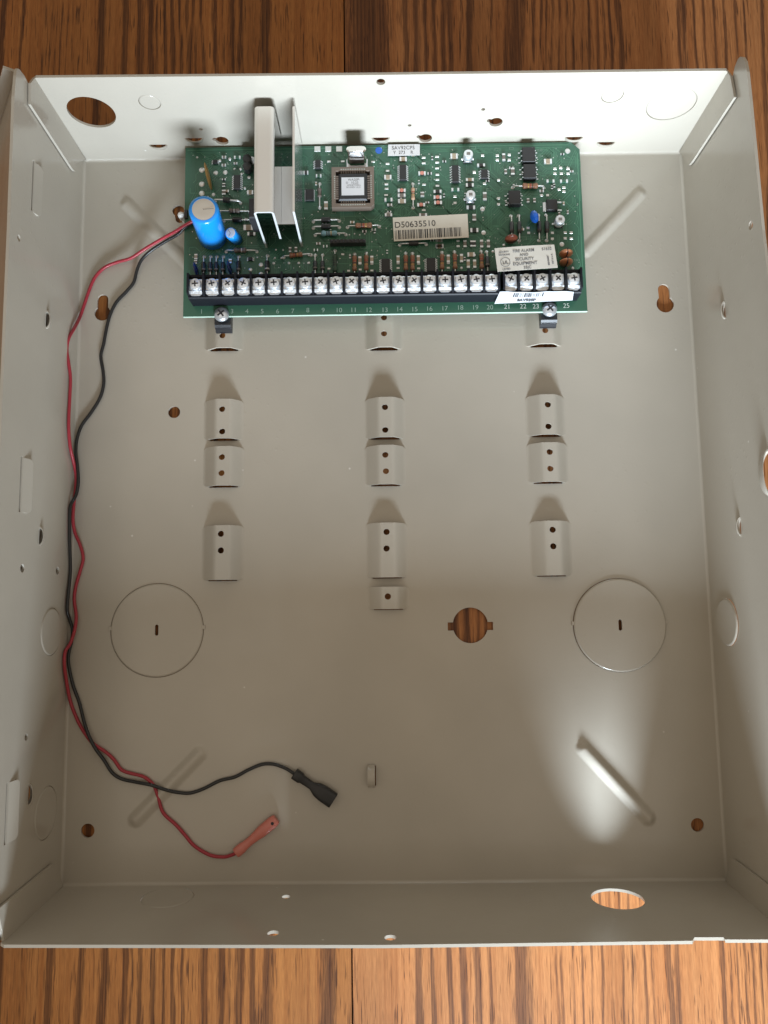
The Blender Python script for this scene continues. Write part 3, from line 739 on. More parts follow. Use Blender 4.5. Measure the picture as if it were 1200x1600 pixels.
def smd(c, wpx, hpx, m="smd_tan", z=.8, dot=False):
    """two-ended chip part: tinned ends, coloured middle; long axis from the pixel size"""
    p = ub(*c, z * .5); w_, h_ = max(wpx / PXM, .5), max(hpx / PXM, .5); key = (round(w_, 1), round(h_, 1), m, z)
    if key not in SMDM:
        mb = MB(); e = .24; hor = w_ >= h_; L = (w_ if hor else h_) / 2; B = (h_ if hor else w_) / 2
        cs = [(-L, 0), (-L * (1 - 2 * e), 0), (L * (1 - 2 * e), 1), (L, 0)]; vs = []
        for (t_, _) in cs:
            for (s_, zz) in ((-B, 0.02), (B, 0.02), (B, z), (-B, z)): vs.append((t_, s_, zz) if hor else (s_, t_, zz))
        fs = [(0, 3, 2, 1), (12, 13, 14, 15)]; ms = [0, 0]
        for k in range(3):
            for j in range(4):
                a = k * 4 + j; b = k * 4 + (j + 1) % 4; fs.append((a, b, b + 4, a + 4)); ms.append(1 if k == 1 else 0)
        if not hor: fs = [tuple(reversed(f)) for f in fs]
        mb.add(vs, fs); mb.m = ms; SMDM[key] = mb.build("surface_mount_part", [MAT["tin"], MAT[m]], None, 30); o = SMDM[key]; o.parent = pcb
        o.location = (p - origin(pcb)) * S; o.location.z = 0
        if True: SMDM[key] = o
    else:
        o = SMDM[key].copy(); COL.objects.link(o); o.parent = pcb; o.location = (p - origin(pcb)) * S; o.location.z = 0
    if dot:
        q = MB().cyl((p.x, p.y, ZB + z), (p.x, p.y, ZB + z + .12), min(w_, h_) * .55, 12).build("colour_dot", MAT["pink_glass"], pcb, 40)
    return o
PADM = []
def spad(c, wpx, hpx=None):
    p = ub(*c); w_ = wpx / PXM
    if hpx is None: MB().lathe([(w_ / 2, 0), (w_ / 2 * .8, .25), (w_ / 4, .38)], (p.x, p.y, ZB), (0, 0, 1), 12).build("solder_pad", MAT["solder"], pcb, 60)
    else: MB().box(p.x - w_ / 2, p.x + w_ / 2, p.y - hpx / PXM / 2, p.y + hpx / PXM / 2, ZB, ZB + .22, 0, .08).build("solder_pad", MAT["solder"], pcb, 30)

# resistors, diodes
R3 = ("band_red", "band_dark", "band_gold")
axial(c1(440, 718), c1(712, 720), (.36, .70), 1.15, "res_grey", ("band_dark", "band_white", "band_dark"))
axial(c1(490, 795), c1(722, 795), (.34, .68), 1.2, "res_dark", name="diode", shape='diode')
axial(c1(415, 628), c1(632, 640), (.35, .62), 1.3, "res_dark", name="diode", shape='diode', h=2.2, lead_r=.45)
axial(c4(455, 236), c4(716, 236), (.27, .68), 1.25, "res_grey", ("band_dark", "band_dark", "band_white"))
axial(c4(945, 285), c4(1178, 265), (.22, .70), 1.2, "res_brown", R3)
axial(c2(148, 732), c2(350, 727), (.32, .68), 1.25, "res_dark", name="diode", shape='diode')
axial(c2(148, 782), c2(350, 777), (.32, .68), 1.25, "res_dark", name="diode", shape='diode')
axial(c2(163, 838), c2(402, 834), (.20, .72), 1.3, "res_blue", ("band_dark", "band_dark", "band_gold"))
axial(c2(415, 777), c2(662, 772), (.25, .78), 1.3, "res_brown", ("band_dark", "band_red", "band_gold"))
axial(c2(823, 915), c2(1030, 910), (.34, .70), 1.15, "res_dark", name="diode", shape='diode')
axial(c2(198, 438), c2(199, 622), (.24, .62), 1.0, "res_grey", name="resistor")
axial(c2(925, 438), c2(927, 625), (.22, .72), .95, "res_tan", R3)
axial(c3(505, 468), c3(745, 466), (.30, .80), 1.35, "res_brown", ("band_gold", "band_red", "band_dark"))
for X, Ya, Yb in ((492, 688, 880), (552, 686, 882), (706, 682, 880), (766, 682, 880)): axial(c3(X, Ya), c3(X + 4, Yb), (.30, .74), 1.05, "res_dark", ("band_dark",), name="diode", shape='diode')
for X in (268, 325, 376, 432): axial(c4(X, 280), c4(X, 470), (.30, .72), 1.05, "res_dark", ("smd_grey",), name="diode", shape='diode')
axial(c4(563, 280), c4(563, 450), (.28, .80), 1.0, "res_dark", ("smd_grey",), name="diode", shape='diode')
axial(c4(808, 272), c4(808, 455), (.30, .78), 1.15, "res_dark", ("band_white",), name="diode", shape='diode')
axial(c5(66, 255), c5(68, 425), (.34, .76), 1.0, "res_dark", ("smd_grey",), name="diode", shape='diode')
axial(c5(126, 255), c5(128, 425), (.34, .76), 1.0, "res_dark", ("smd_grey",), name="diode", shape='diode')
axial(c5(228, 218), c5(228, 420), (.20, .92), 1.15, "res_green", ("smd_dark", "smd_dark", "smd_dark"), name="inductor")
for X, Ya in ((387, 245), (482, 240), (803, 240), (858, 240), (1098, 232)): axial(c5(X, Ya), c5(X, Ya + 175), (.14, .86), 1.1, "res_brown", R3)
axial(c6(50, 218), c6(55, 395), (.14, .82), 1.1, "res_brown", R3); axial(c6(258, 215), c6(262, 390), (.16, .84), 1.1, "res_brown", R3)
axial(c6(302, 220), c6(308, 395), (.26, .72), 1.05, "res_dark", ("smd_grey",), name="diode", shape='diode')

# chips
chip(c2(848, 345), 11, 27, 8, 1.6); chip(c2(183, 280), 9, 15, 4, 1.5); chip(c3(58, 355), 11, 30, 7, 1.6); chip(c3(285, 357), 11, 16, 4, 1.6)
chip(c1(600, 458), 11, 25, 7, 1.6, name="chip"); chip(c1(415, 285), 8, 7, 3, 1.2, pinlen=.7); chip(c5(640, 338), 14, 24, 8, 1.7); chip(c5(1010, 330), 14, 23, 8, 1.7)
chip(c4(660, 295), 7, 6, 3, 1.2, pinlen=.7); chip(c2(525 * .225, 520), 14, 20, 8, 1.4, pinlen=.4)
for (X, Y, wd, ht) in ((632, 205, 21, 26), (640, 335, 20, 25), (522, 540, 19, 24)): chip(c3(X, Y), wd, ht, 3, 3.4, pinlen=1.6, name="optocoupler")
# regulator with metal tab at the right
p = ub(*c3(815, 598), 2.2); o = MB().box(p.x - 2.7, p.x + 2.6, p.y - 2.9, p.y + 2.9, ZB + .2, ZB + 2.3, 0, .35).build("regulator", MAT["chip_black"], pcb, 30)
MB().box(p.x - 4.3, p.x - 2.75, p.y - 2.6, p.y + 2.2, ZB + .02, ZB + .5, 0, .1).build("heat_tab", MAT["tin"], o, 30)
for dy in (-2.1, 2.1): MB().box(p.x + 2.65, p.x + 5.0, p.y + dy - .35, p.y + dy + .35, ZB + .02, ZB + .6, 0, .15).build("lead", MAT["tin"], o, 30)

# surface mount parts
for X, Y, wd, ht, m, d in ((730, 385, 12, 7, "smd_tan", 0), (735, 562, 13, 6, "pcb_green", 0), (850, 245, 12, 7, "smd_tan", 0), (735, 680, 12, 5, "smd_grey", 0), (838, 490, 13, 6, "smd_dark", 1), (838, 528, 13, 6, "smd_grey", 0), (840, 573, 13, 7, "smd_tan", 0),
                           (997, 355, 12, 6, "smd_dark", 1), (990, 602, 13, 6, "smd_dark", 1), (1118, 497, 13, 5, "smd_dark", 0), (1118, 543, 13, 6, "smd_dark", 1), (1122, 585, 13, 6, "smd_dark", 1), (247, 607, 6, 14, "smd_tan", 0), (1135, 925, 12, 7, "smd_tan", 0),
                           (90, 350, 8, 6, "smd_dark", 0), (1000, 520, 6, 8, "smd_grey", 0), (1005, 680, 13, 5, "smd_grey", 0), (1130, 880, 11, 4, "smd_grey", 0), (190, 375, 9, 5, "pcb_green", 0), (745, 602, 8, 4, "smd_grey", 0)):
    smd(c2(X, Y), wd, ht, m, dot=bool(d))
for X, Y in ((728, 280), (728, 335), (718, 440), (720, 475), (716, 525), (1010, 232), (1010, 275), (1115, 225), (1115, 270), (1115, 315), (1117, 365), (1117, 405), (1117, 452), (1013, 443), (1010, 643), (615, 265), (378, 262), (270, 262)): spad(c2(X, Y), 6, 3)
for X, Y, wd, ht, m in ((47, 222, 12, 9, "smd_tan"), (435, 230, 5, 13, "smd_grey"), (780, 262, 13, 8, "smd_tan"), (800, 416, 13, 5, "pcb_green"), (905, 416, 13, 5, "pcb_green"), (57, 482, 13, 5, "pcb_green"), (178, 622, 14, 6, "smd_dark"), (170, 405, 13, 5, "smd_tan"), (170, 447, 13, 6, "smd_dark"),
                        (258, 292, 13, 5, "smd_dark"), (450, 342, 4, 8, "smd_grey"), (505, 340, 6, 12, "smd_grey"), (205, 800, 13, 7, "smd_dark"), (287, 535, 6, 14, "smd_grey"), (78, 905, 5, 12, "pcb_green"), (132, 905, 5, 12, "smd_grey"), (262, 905, 5, 13, "smd_grey"), (315, 905, 5, 13, "smd_grey"), (195, 905, 9, 10, "smd_dark"), (205, 700, 6, 11, "smd_grey"), (625, 568, 4, 7, "smd_grey"), (675, 566, 4, 7, "smd_grey")):
    smd(c3(X, Y), wd, ht, m)
for X, Y in ((385, 215), (385, 250), (478, 210), (478, 250), (835, 318), (880, 312), (937, 318), (835, 356), (885, 356), (937, 356), (270, 215), (205, 345), (395, 408), (730, 526), (778, 526), (868, 480), (905, 465), (905, 496), (630, 820), (625, 782), (815, 820), (815, 866), (915, 818), (962, 818), (915, 862), (962, 862), (285, 435), (55, 535), (55, 586), (395, 550), (395, 596)): spad(c3(X, Y), 5, 4)
for X, Y, r in ((270, 633, 8), (278, 818, 8), (890, 908, 8), (935, 180, 9)): spad(c3(X, Y), r)
for X, Y, wd, ht, m in ((605, 252, 11, 5, "pcb_green"), (492, 250, 7, 4, "smd_grey"), (490, 318, 7, 4, "smd_grey"), (590, 302, 6, 3, "smd_grey"), (490, 488, 5, 6, "smd_dark"), (490, 440, 6, 3, "smd_dark"), (490, 550, 6, 8, "smd_grey"), (700, 850, 16, 9, "smd_tan"), (725, 903, 13, 6, "smd_dark"), (715, 550, 10, 7, "smd_tan"), (690, 345, 9, 9, "smd_grey"), (680, 780, 4, 4, "smd_grey")):
    smd(c1(X, Y), wd, ht, m)
for X, Y, r in ((302, 358, 9.5), (302, 478, 9.5), (302, 556, 9.5), (420, 382, 8), (502, 378, 8), (540, 264, 5.5), (456, 278, 5), (262, 250, 4), (640, 392, 5), (668, 512, 4.5), (704, 420, 6), (632, 350, 5), (580, 350, 4)): spad(c1(X, Y), r)
for X, Y, r in ((752, 348, 8), (752, 428, 8), (662, 390, 6.5), (860, 335, 5), (990, 333, 5), (1073, 332, 5), (1160, 332, 5), (720, 285, 3), (880, 220, 3.5), (940, 222, 3.5), (870, 290, 3.5), (925, 290, 3.5)): spad(c4(X, Y), r)
for X, Y, wd, ht, m in ((198, 280, 5, 9, "smd_tan"), (195, 325, 5, 6, "smd_grey"), (490, 318, 5, 7, "smd_tan"), (1000, 220, 4, 8, "smd_grey"), (1050, 218, 4, 8, "smd_grey")): smd(c4(X, Y), wd, ht, m)
for X, Y, wd, ht in ((430, 297, 5, 13), (527, 290, 5, 12), (741, 288, 5, 12), (906, 288, 5, 13), (1150, 283, 5, 13), (1075, 182, 11, 6)): smd(c5(X, Y), wd, ht, "smd_tan")
for X, Y in ((430, 328), (432, 372), (527, 325), (527, 380), (741, 322), (741, 360), (908, 325), (908, 363), (1150, 320), (1150, 358), (338, 382), (290, 248), (178, 365), (18, 255), (12, 318)): spad(c5(X, Y), 5, 3)
for X, Y, wd, ht in ((105, 268, 5, 14), (158, 312, 5, 14), (208, 312, 5, 14), (180, 240, 12, 7)): smd(c6(X, Y), wd, ht, "smd_tan")
for X, Y in ((105, 344), (350, 215), (975, 345), (437, 165)): spad(c6(X, Y), 5)
for X in (180, 265, 350): spad(c2(X, 165), 10, 9.5)
rs = random.Random(5)                                              # little unplaced ones between
for k in range(95):
    x, y = rs.uniform(300, 895), rs.uniform(240, 412)
    if x < 490 and (y > 300 or x > 375) or 512 < x < 590 and y < 335 or 608 < x < 735 and 335 < y < 375 or x > 770 and y > 375: continue
    smd((x, y), *rs.choice(((6, 3), (3, 6), (7, 4))), rs.choice(("smd_grey", "smd_dark", "smd_tan", "pcb_green")), .5)

# electrolytic surface-mount cans
for X, Y in ((160, 200), (178, 518), (878, 712)):
    p = ub(*c3(X, Y), 5.0); r = 2.35
    o = MB().box(p.x - 2.2, p.x + 2.2, p.y - 2.2, p.y + 2.2, ZB, ZB + .9, 0, .3).build("can_capacitor", MAT["black_plastic"], pcb, 30)
    MB().lathe([(r, .9), (r, 1.5), (r * .9, 1.75), (r, 2.0), (r, 4.7), (r * .9, 5.0), (r * .85, 5.0)], (p.x, p.y, ZB), (0, 0, 1), 24).build("can", MAT["tin"], o, 40)
    MB().box(p.x - .9, p.x + .9, p.y - .7, p.y + .8, ZB + 5.0, ZB + 5.04).build("print", MAT["smd_grey"], o)
    for sg in (-1, 1): MB().box(p.x + sg * 2.6 - .55, p.x + sg * 2.6 + .55, p.y - .5, p.y + .5, ZB, ZB + .35, 0, .1).build("lead", MAT["tin"], o)

# radial electrolytics
def electro(foot, top, h, r, rd, mt):
    a = ub(*foot); b = un(*top, ZB + h); ax = (b - a); u = ax.normalized(); L = ax.length
    o = MB().lathe([(r * .9, .4), (r, 1.0), (r, 1.6), (r * .93, 2.2), (r, 2.9), (r, L - 1.1), (r * .97, L - .5), (r * .90, L - .1), (rd, L), (rd, L - .12)], a, u, 40, 0, [1, 1, 1, 1, 0, 0, 0, 0, 0]).build("electrolytic_capacitor", [MAT["blue_sleeve"], MAT["blue_sleeve_dark"]], pcb, 50)
    t = MB().lathe([(rd, L - .2), (rd, L - .05), (rd * .9, L + .02), (rd * .5, L + .02)], a, u, 40).build("cap_top", mt, o, 40)
    mb = MB(); e1 = u.orthogonal().normalized(); e2 = u.cross(e1); e1 = Vector((1, 0, 0)); e2 = Vector((0, 1, 0))
    for q in (5, 125, 245):
        d = e1 * math.cos(math.radians(q)) + e2 * math.sin(math.radians(q)); n = u.cross(d); c = a + u * (L + .035)
        mb.add([c + n * .1, c - n * .1, c + d * rd * .88 - n * .1, c + d * rd * .88 + n * .1], [(0, 1, 2, 3)])
    mb.build("vent_score", MAT["smd_grey"], o, smooth=False)
    return o
electro((333, 371), (318, 327), 27, 7.0, 5.3, MAT["cap_top"]); electro((371, 375), (360, 364), 9.5, 2.95, 2.35, MAT["cap_top_white"])

# crystal can
p = ub(558, 256); o = MB().prism([(p.x + q[0], p.y + q[1] * .42) for q in [( (2.9 if math.cos(t) > 0 else -2.9) + 1.9 * math.cos(t), 4.0 * math.sin(t)) for t in [2 * math.pi * i / 28 for i in range(28)]]], ZB + .5, ZB + 13, 0, .5).build("crystal", MAT["aluminium"], pcb, 40)
MB().box(p.x - 5.3, p.x + 5.3, p.y - 2.2, p.y + 2.2, ZB, ZB + .6, 0, .15).build("crystal_base", MAT["tin"], o)

# socketed controller
pa, pb_ = ub(*c2(280, 640), 0), ub(*c2(632, 285), 4.2); pc = ub(*c2(457, 460), 4.2)
hw = 11.0
def ringbox(name, ro, ri, z0, z1, m, parent, ch=0):
    ol = [(pc.x - ro, pc.y - ro), (pc.x + ro - ch, pc.y - ro), (pc.x + ro, pc.y - ro + ch), (pc.x + ro, pc.y + ro), (pc.x - ro, pc.y + ro)] if ch else [(pc.x - ro, pc.y - ro), (pc.x + ro, pc.y - ro), (pc.x + ro, pc.y + ro), (pc.x - ro, pc.y + ro)]
    return sheet(name, ol, [rect(pc.x - ri, pc.x + ri, pc.y - ri, pc.y + ri)], lambda a, b: (Vector((a, b, z1)), Vector((0, 0, 1))), z1 - z0, m, parent)
soc = ringbox("chip_socket", 10.5, 8.5, ZB + .05, ZB + 4.2, MAT["socket_taupe"], pcb, 1.6)
MB().box(pc.x - 8.5, pc.x + 8.5, pc.y - 8.5, pc.y + 8.5, ZB + .1, ZB + 1.4).build("socket_well", MAT["recess"], soc)
mb = MB()
for i in range(11):
    t = -5.7 + 11.4 * i / 10
    for sg in (-1, 1):
        mb.box(pc.x + sg * 7.85 - .7, pc.x + sg * 7.85 + .7, pc.y + t - .3, pc.y + t + .3, ZB + 1.5, ZB + 4.0, 0, .1); mb.box(pc.x + t - .3, pc.x + t + .3, pc.y + sg * 7.85 - .7, pc.y + sg * 7.85 + .7, ZB + 1.5, ZB + 4.0, 0, .1)
q = mb.build("socket_contacts", MAT["socket_taupe"], soc); q["kind"] = "stuff"
mb = MB()
for i in range(11):
    t = -5.7 + 11.4 * i / 10
    for sg in (-1, 1):
        mb.box(pc.x + sg * 9.0 - .22, pc.x + sg * 9.0 + .22, pc.y + t - .16, pc.y + t + .16, ZB + 4.2, ZB + 4.24); mb.box(pc.x + t - .3, pc.x + t + .3, pc.y + sg * 9.3 - .16, pc.y + sg * 9.3 + .16, ZB + 4.2, ZB + 4.24)
q = mb.build("contact_windows", MAT["silk"], soc); q["kind"] = "stuff"
ctl = MB().box(pc.x - 7.1, pc.x + 7.1, pc.y - 7.1, pc.y + 7.1, ZB + 1.5, ZB + 4.6, 0, .7).build("controller_chip", MAT["chip_black"], pcb, 25)
zc = ZB + 4.62
lb = MB().box(pc.x - 5.6, pc.x + 5.55, pc.y - 4.6, pc.y + 4.75, zc, zc + .06).build("label", MAT["label_white"], ctl)
for s_, dx, dy, sz in (("WA20P-", .6, 2.9, 1.7), ("10.23", .9, 1.35, 1.7), ("©", -2.9, 1.4, 1.5), ("HONEYWELL", .5, .25, 1.15), ("2014 REV UL21", .3, -.85, 1.12)):
    text(s_, (pc.x + dx, pc.y + dy, zc + .09), (1, 0, 0), (0, 1, 0), sz, MAT["ink_soft"], ctl, "lettering")

# single in-line resistor network
p = ub(*c2(420, 915)); o = MB().box(p.x - 8.8, p.x + 8.8, p.y - .9, p.y + .9, ZB + .5, ZB + 4.6, 0, .4).build("resistor_network", MAT["res_dark"], pcb)
for i in range(9): MB().lathe([(.62, 0), (.55, .5), (.2, .75)], (p.x - 7.8 + i * 1.95, p.y + .1, ZB + 4.3), (0, 0, 1), 10).build("bump", MAT["res_dark"], o, 60)
for i in range(6): spad(c2(350 + i * 40, 836 - (i % 2) * 8), 3)
# ceramic parts
p = ub(*c3(672, 745)); MB().blob((p.x - .6, p.y + 1.2, ZB + 4.2), (1.9, 3.0, 3.4), 18, 12, 0, Matrix.Rotation(math.radians(22), 3, 'Z')).build("ceramic_capacitor", MAT["blue_ceramic"], pcb, 80)
for X, Y, m in ((215, 420, "navy_ceramic"), (500, 410, "navy_ceramic")):
    p = ub(*c4(X, Y)); MB().blob((p.x, p.y, ZB + 4.2), (1.0, 3.6, 4.0), 18, 12, 0, Matrix.Rotation(math.radians(12), 3, 'Z')).build("disc_varistor", MAT[m], pcb, 80)
p = ub(*c6(482, 150)); MB().blob((p.x, p.y, ZB + 4.5), (3.2, 1.3, 4.4), 18, 12).build("disc_capacitor", MAT["brown_ceramic"], pcb, 80)
for Y, Z in ((262, 0), (330, 0)):
    p = ub(*c6(905, Y)); o = MB().blob((p.x, p.y, ZB + 4.4), (3.3, 1.5, 4.0), 20, 12).build("disc_capacitor", MAT["copper_ceramic"], pcb, 80)
    MB().box(p.x - .12, p.x + .22, p.y - 1.75, p.y + 1.2, ZB + .5, ZB + 8.45).build("seam", MAT["recess"], o)
    MB().tube([(p.x, p.y + 1, ZB), (p.x, p.y + .6, ZB + 2)], .35, 8).build("lead", MAT["solder"], o)
p = ub(*c1(395, 545)); q = ub(*c1(352, 365)); mid = (p + q) / 2; d = (q - p)
MB().blob((mid.x, mid.y, ZB + 4.6), (.95, d.length * .62, 4.2), 16, 12, 0, Matrix.Rotation(math.atan2(-d.x, d.y), 3, 'Z')).build("film_capacitor", MAT["mustard"], pcb, 80)
pad(p.x + .4, p.y - 1.4, 1.0, .6).build("solder_joint", MAT["solder"], pcb, 60)
# small transistors beside the heatsink
for X, Y in ((700, 365), (700, 300)):
    p = ub(*c1(X, Y)); o = MB().prism(circle((p.x, p.y), 2.2, 16), ZB + .8, ZB + 4.6, 0, .3).build("transistor", MAT["res_dark"], pcb, 40)
p = ub(*c1(728, 282)); MB().lathe([(2.1, 0), (2.1, .6), (1.1, .6), (1.1, .5), (.01, .5)], (p.x, p.y, ZB), (0, 0, 1), 24).build("eyelet", MAT["tin"], pcb, 40)
# blue paint dot
p = ub(592, 235); MB().prism(circle((p.x, p.y), 1.75, 24), ZB, ZB + .08).build("blue_mark", MAT["blue_ceramic"], pcb)
# nylon support at the left edge
p = un(284, 335, ZB + 1); o = MB().lathe([(1.9, -11), (1.9, -2.4), (2.2, -1.5), (1.5, 1.6), (.7, 2.4)], (p.x - .2, p.y - .3, ZB), (-.25, 0, 1), 8).build("support_post", MAT["white_plastic"], pcb, 30)
MB().box(p.x + 1.3, p.x + 2.9, p.y - 2.0, p.y + 2.4, ZB - .1, ZB + 1.6, 0, .4).build("post_collar", MAT["black_plastic"], o)

# ---- heatsink: folded aluminium, mirror flanks
HX = {"l": -58.8, "m": -49.6, "r": -40.2}; YF, YBK = 124.6, 175.4; ZT = ZB + 35.5; ZW = ZB + 9.5; th = 1.0
def folded(name, path, y0, y1, t_, parent, mats, mfun):
    """bent sheet: path of (x,z), thickness t_, extruded along y"""
    n = len(path); P2 = [Vector((p[0], p[1])) for p in path]; off = []
    for i in range(n):
        d = (P2[min(i + 1, n - 1)] - P2[max(i - 1, 0)]).normalized(); off.append(P2[i] + Vector((d.y, -d.x)) * t_)
    mb = MB()
    for i in range(n - 1):
        a, b, c_, d_ = P2[i], P2[i + 1], off[i + 1], off[i]
        V8 = [(a.x, y0, a.y), (b.x, y0, b.y), (c_.x, y0, c_.y), (d_.x, y0, d_.y), (a.x, y1, a.y), (b.x, y1, b.y), (c_.x, y1, c_.y), (d_.x, y1, d_.y)]
        mb.add(V8, [(0, 4, 5, 1), (3, 2, 6, 7)], mfun(i)); mb.add(V8, [(0, 1, 2, 3), (4, 7, 6, 5)], 2)
        if i == 0: mb.add(V8, [(0, 3, 7, 4)], 1)
        if i == n - 2: mb.add(V8, [(1, 5, 6, 2)], 1)
    return mb.build(name, mats, parent, 30)
def arc(cx, cz, r, a0, a1, n): return [(cx + r * math.cos(math.radians(lin(a0, a1, i / n))), cz + r * math.sin(math.radians(lin(a0, a1, i / n)))) for i in range(n + 1)]
HM = [MAT["aluminium"], MAT["brushed_aluminium"], MAT["cut_aluminium"]]
rr = 2.0
path = [(HX["l"], ZB + .2), (HX["l"], ZT - rr)] + arc(HX["l"] + rr, ZT - rr, rr, 180, 90, 6)[1:] + arc(HX["m"] - rr, ZT - rr, rr, 90, 0, 6) + [(HX["m"], ZW)]
hs_ = folded("heatsink", path, YF, YBK, th, pcb, HM, lambda i: 1 if 2 <= i <= 12 else 0)
folded("heatsink_fin", [(HX["r"] + .0, ZT - .3), (HX["r"] + .0, ZB + 2.0)], YF, YBK, th, hs_, [MAT["fin_aluminium"], HM[1], HM[2]], lambda i: 0)
folded("heatsink_web", [(HX["m"] + .05, ZW + 1.0), (HX["r"] - th + .02, ZW + 1.0)], 131.5, 161, th, hs_, [MAT["brushed_aluminium"], MAT["brushed_aluminium"], MAT["aluminium"]], lambda i: 0)
for x in (HX["l"] + .5, HX["r"] - .5): MB().box(x - .5, x + .5, YF + .3, YF + 2.3, ZB - .1, ZB + 2.2, 0).build("heatsink_foot", MAT["solder"], hs_)
# power transistor clamped to its left flank
o = MB().box(HX["l"] - 5.2, HX["l"] - 1.5, 131, 141, ZB + 4, ZB + 18, 0, .5).build("power_transistor", MAT["chip_black"], pcb, 30)
MB().prism([(HX["l"] - 1.45, 130.5), (HX["l"] - .05, 130.5), (HX["l"] - .05, 141.5), (HX["l"] - 1.45, 141.5)], ZB + 4, ZB + 24, 0, .2).build("metal_tab", MAT["aluminium"], o)
for dy in (2.5, 5, 7.5): MB().tube([(HX["l"] - 3.4, 131 + dy, ZB), (HX["l"] - 3.4, 131 + dy, ZB + 4.2)], .4, 8).build("lead", MAT["solder"], o)

# ---- screw terminals
YS0 = ub(600, 474).y + .0                                         # front foot of the strip
YS1 = YS0 + 11.5; ZL = ZB + 9.6; ZD = ZB + 12.6
TX = [305, 331, 356, 380, 404, 428, 452.5, 477, 501, 525, 549.5, 574, 598.5, 623, 647, 671.5, 695.5, 720, 744.5, 768.5, 798, 822.5, 847.5, 872, 897]
def tcen(px): 
    t = (px - 305) / (897 - 305); py = lin(445.5, 436.5, t); return un(px, py, ZL + 1.6)
def strip_block(i0, i1, ya=0):
    a = tcen(TX[i0]); b = tcen(TX[i1]); x0 = a.x - 3.7; x1 = b.x + 3.7
    mb = MB(); vs = []; prof = [(YS0, ZB), (YS0, ZL - .6), (YS0 + .5, ZL), (YS1 - 1.2, ZL), (YS1 - 1.2, ZL + .6), (YS1, ZL + .6), (YS1, ZB)]
    for x in (x0, x1):
        for (y, z) in prof: vs.append((x, y, z))
    n = len(prof); fs = [tuple(range(n)), tuple(reversed(range(n, 2 * n)))]
    for i in range(n): j = (i + 1) % n; fs.append((i, i + n, j + n, j))
    o = mb.add(vs, [tuple(reversed(f)) for f in fs]).build("terminal_strip", MAT["terminal_plastic"], pcb, 30)
    xs = [x0 + .35] + [(tcen(TX[i]).x + tcen(TX[i + 1]).x) / 2 for i in range(i0, i1)] + [x1 - .35]
    d0 = None
    for x in xs:
        if d0 is None:
            d0 = MB().add([(x + s_ * .46, y, z) for s_ in (-1, 1) for (y, z) in ((YS0 + 1.0, ZL - .02), (YS0 + 1.6, ZD - .4), (YS0 + 2.4, ZD), (YS1 + .02, ZD), (YS1 + .02, ZB + 1))], [(4, 3, 2, 1, 0), (5, 6, 7, 8, 9), (0, 1, 6, 5), (1, 2, 7, 6), (2, 3, 8, 7), (3, 4, 9, 8)]).build("divider", MAT["terminal_plastic"], o, 30); xd = x
        else: copy_part(d0, (x - xd, 0, 0))
    return o
ST = [strip_block(0, 19), strip_block(20, 24)]
rt = random.Random(3)
def terminal(c, ang, parent):
    """clamp plate bent down at the front, cheese-head screw with a cross slot"""
    x, y, z = c.x, c.y, ZL
    mb = MB(); wd = 3.0
    pts = [(y + 3.3, z + .5), (y + 2.9, z + .75), (y - 2.2, z + .75), (y - 2.7, z + 1.0), (y - 3.9, z + .35), (y - 4.75, z + .4)]; vs = []
    for (yy, zz) in pts:
        k = wd if yy > y - 4.0 else wd * .62
        vs += [(x - k, yy, zz), (x + k, yy, zz), (x - k, yy, zz - .5), (x + k, yy, zz - .5)]
    fs = [(0, 1, 3, 2)[::-1], (20, 22, 23, 21)[::-1]]
    for i in range(5): a = i * 4; b = a + 4; fs += [(a, b, b + 1, a + 1), (a + 2, a + 3, b + 3, b + 2), (a, a + 2, b + 2, b), (a + 1, b + 1, b + 3, a + 3)]
    o = mb.add(vs, fs).build("clamp_plate", MAT["tin"], parent, 25)
    mb = MB(); mb.lathe([(2.75, .75), (2.8, 1.6), (2.6, 2.05), (1.8, 2.35), (.02, 2.5)], (x, y + .5, z), (0, 0, 1), 20, 0)
    h = mb.build("terminal_screw", MAT["tin"], parent, 40)
    mb = MB(); ca, sa = math.cos(ang), math.sin(ang)
    for q in (0, 1):
        dx, dy = (ca, sa) if q == 0 else (-sa, ca); ex, ey = -dy, dx; L, B = 1.45, .32; zz = z + 2.52 + q * .004
        cx, cy = x, y + .5
        mb.add([(cx + dx * L * s1 + ex * B * s2 * (.55), cy + dy * L * s1 + ey * B * s2 * .55, zz - .12 * 1) for s1, s2 in ((-1, -1), (1, -1), (1, 1), (-1, 1))] , [(0, 1, 2, 3)])
        mb.v[-4:] = [Vector((v.x, v.y, z + 2.40)) for v in mb.v[-4:]]
        mb.prism([(cx + dx * L * s1 + ex * B * s2, cy + dy * L * s1 + ey * B * s2) for s1, s2 in ((-1, -1), (1, -1), (1, 1), (-1, 1))], z + 2.1, zz)
    mb.build("cross_slot", MAT["recess"], parent, smooth=False)
for i, px in enumerate(TX): terminal(tcen(px), rt.choice((rt.uniform(-.3, .3), rt.uniform(-.8, .8))), ST[0] if i < 20 else ST[1])

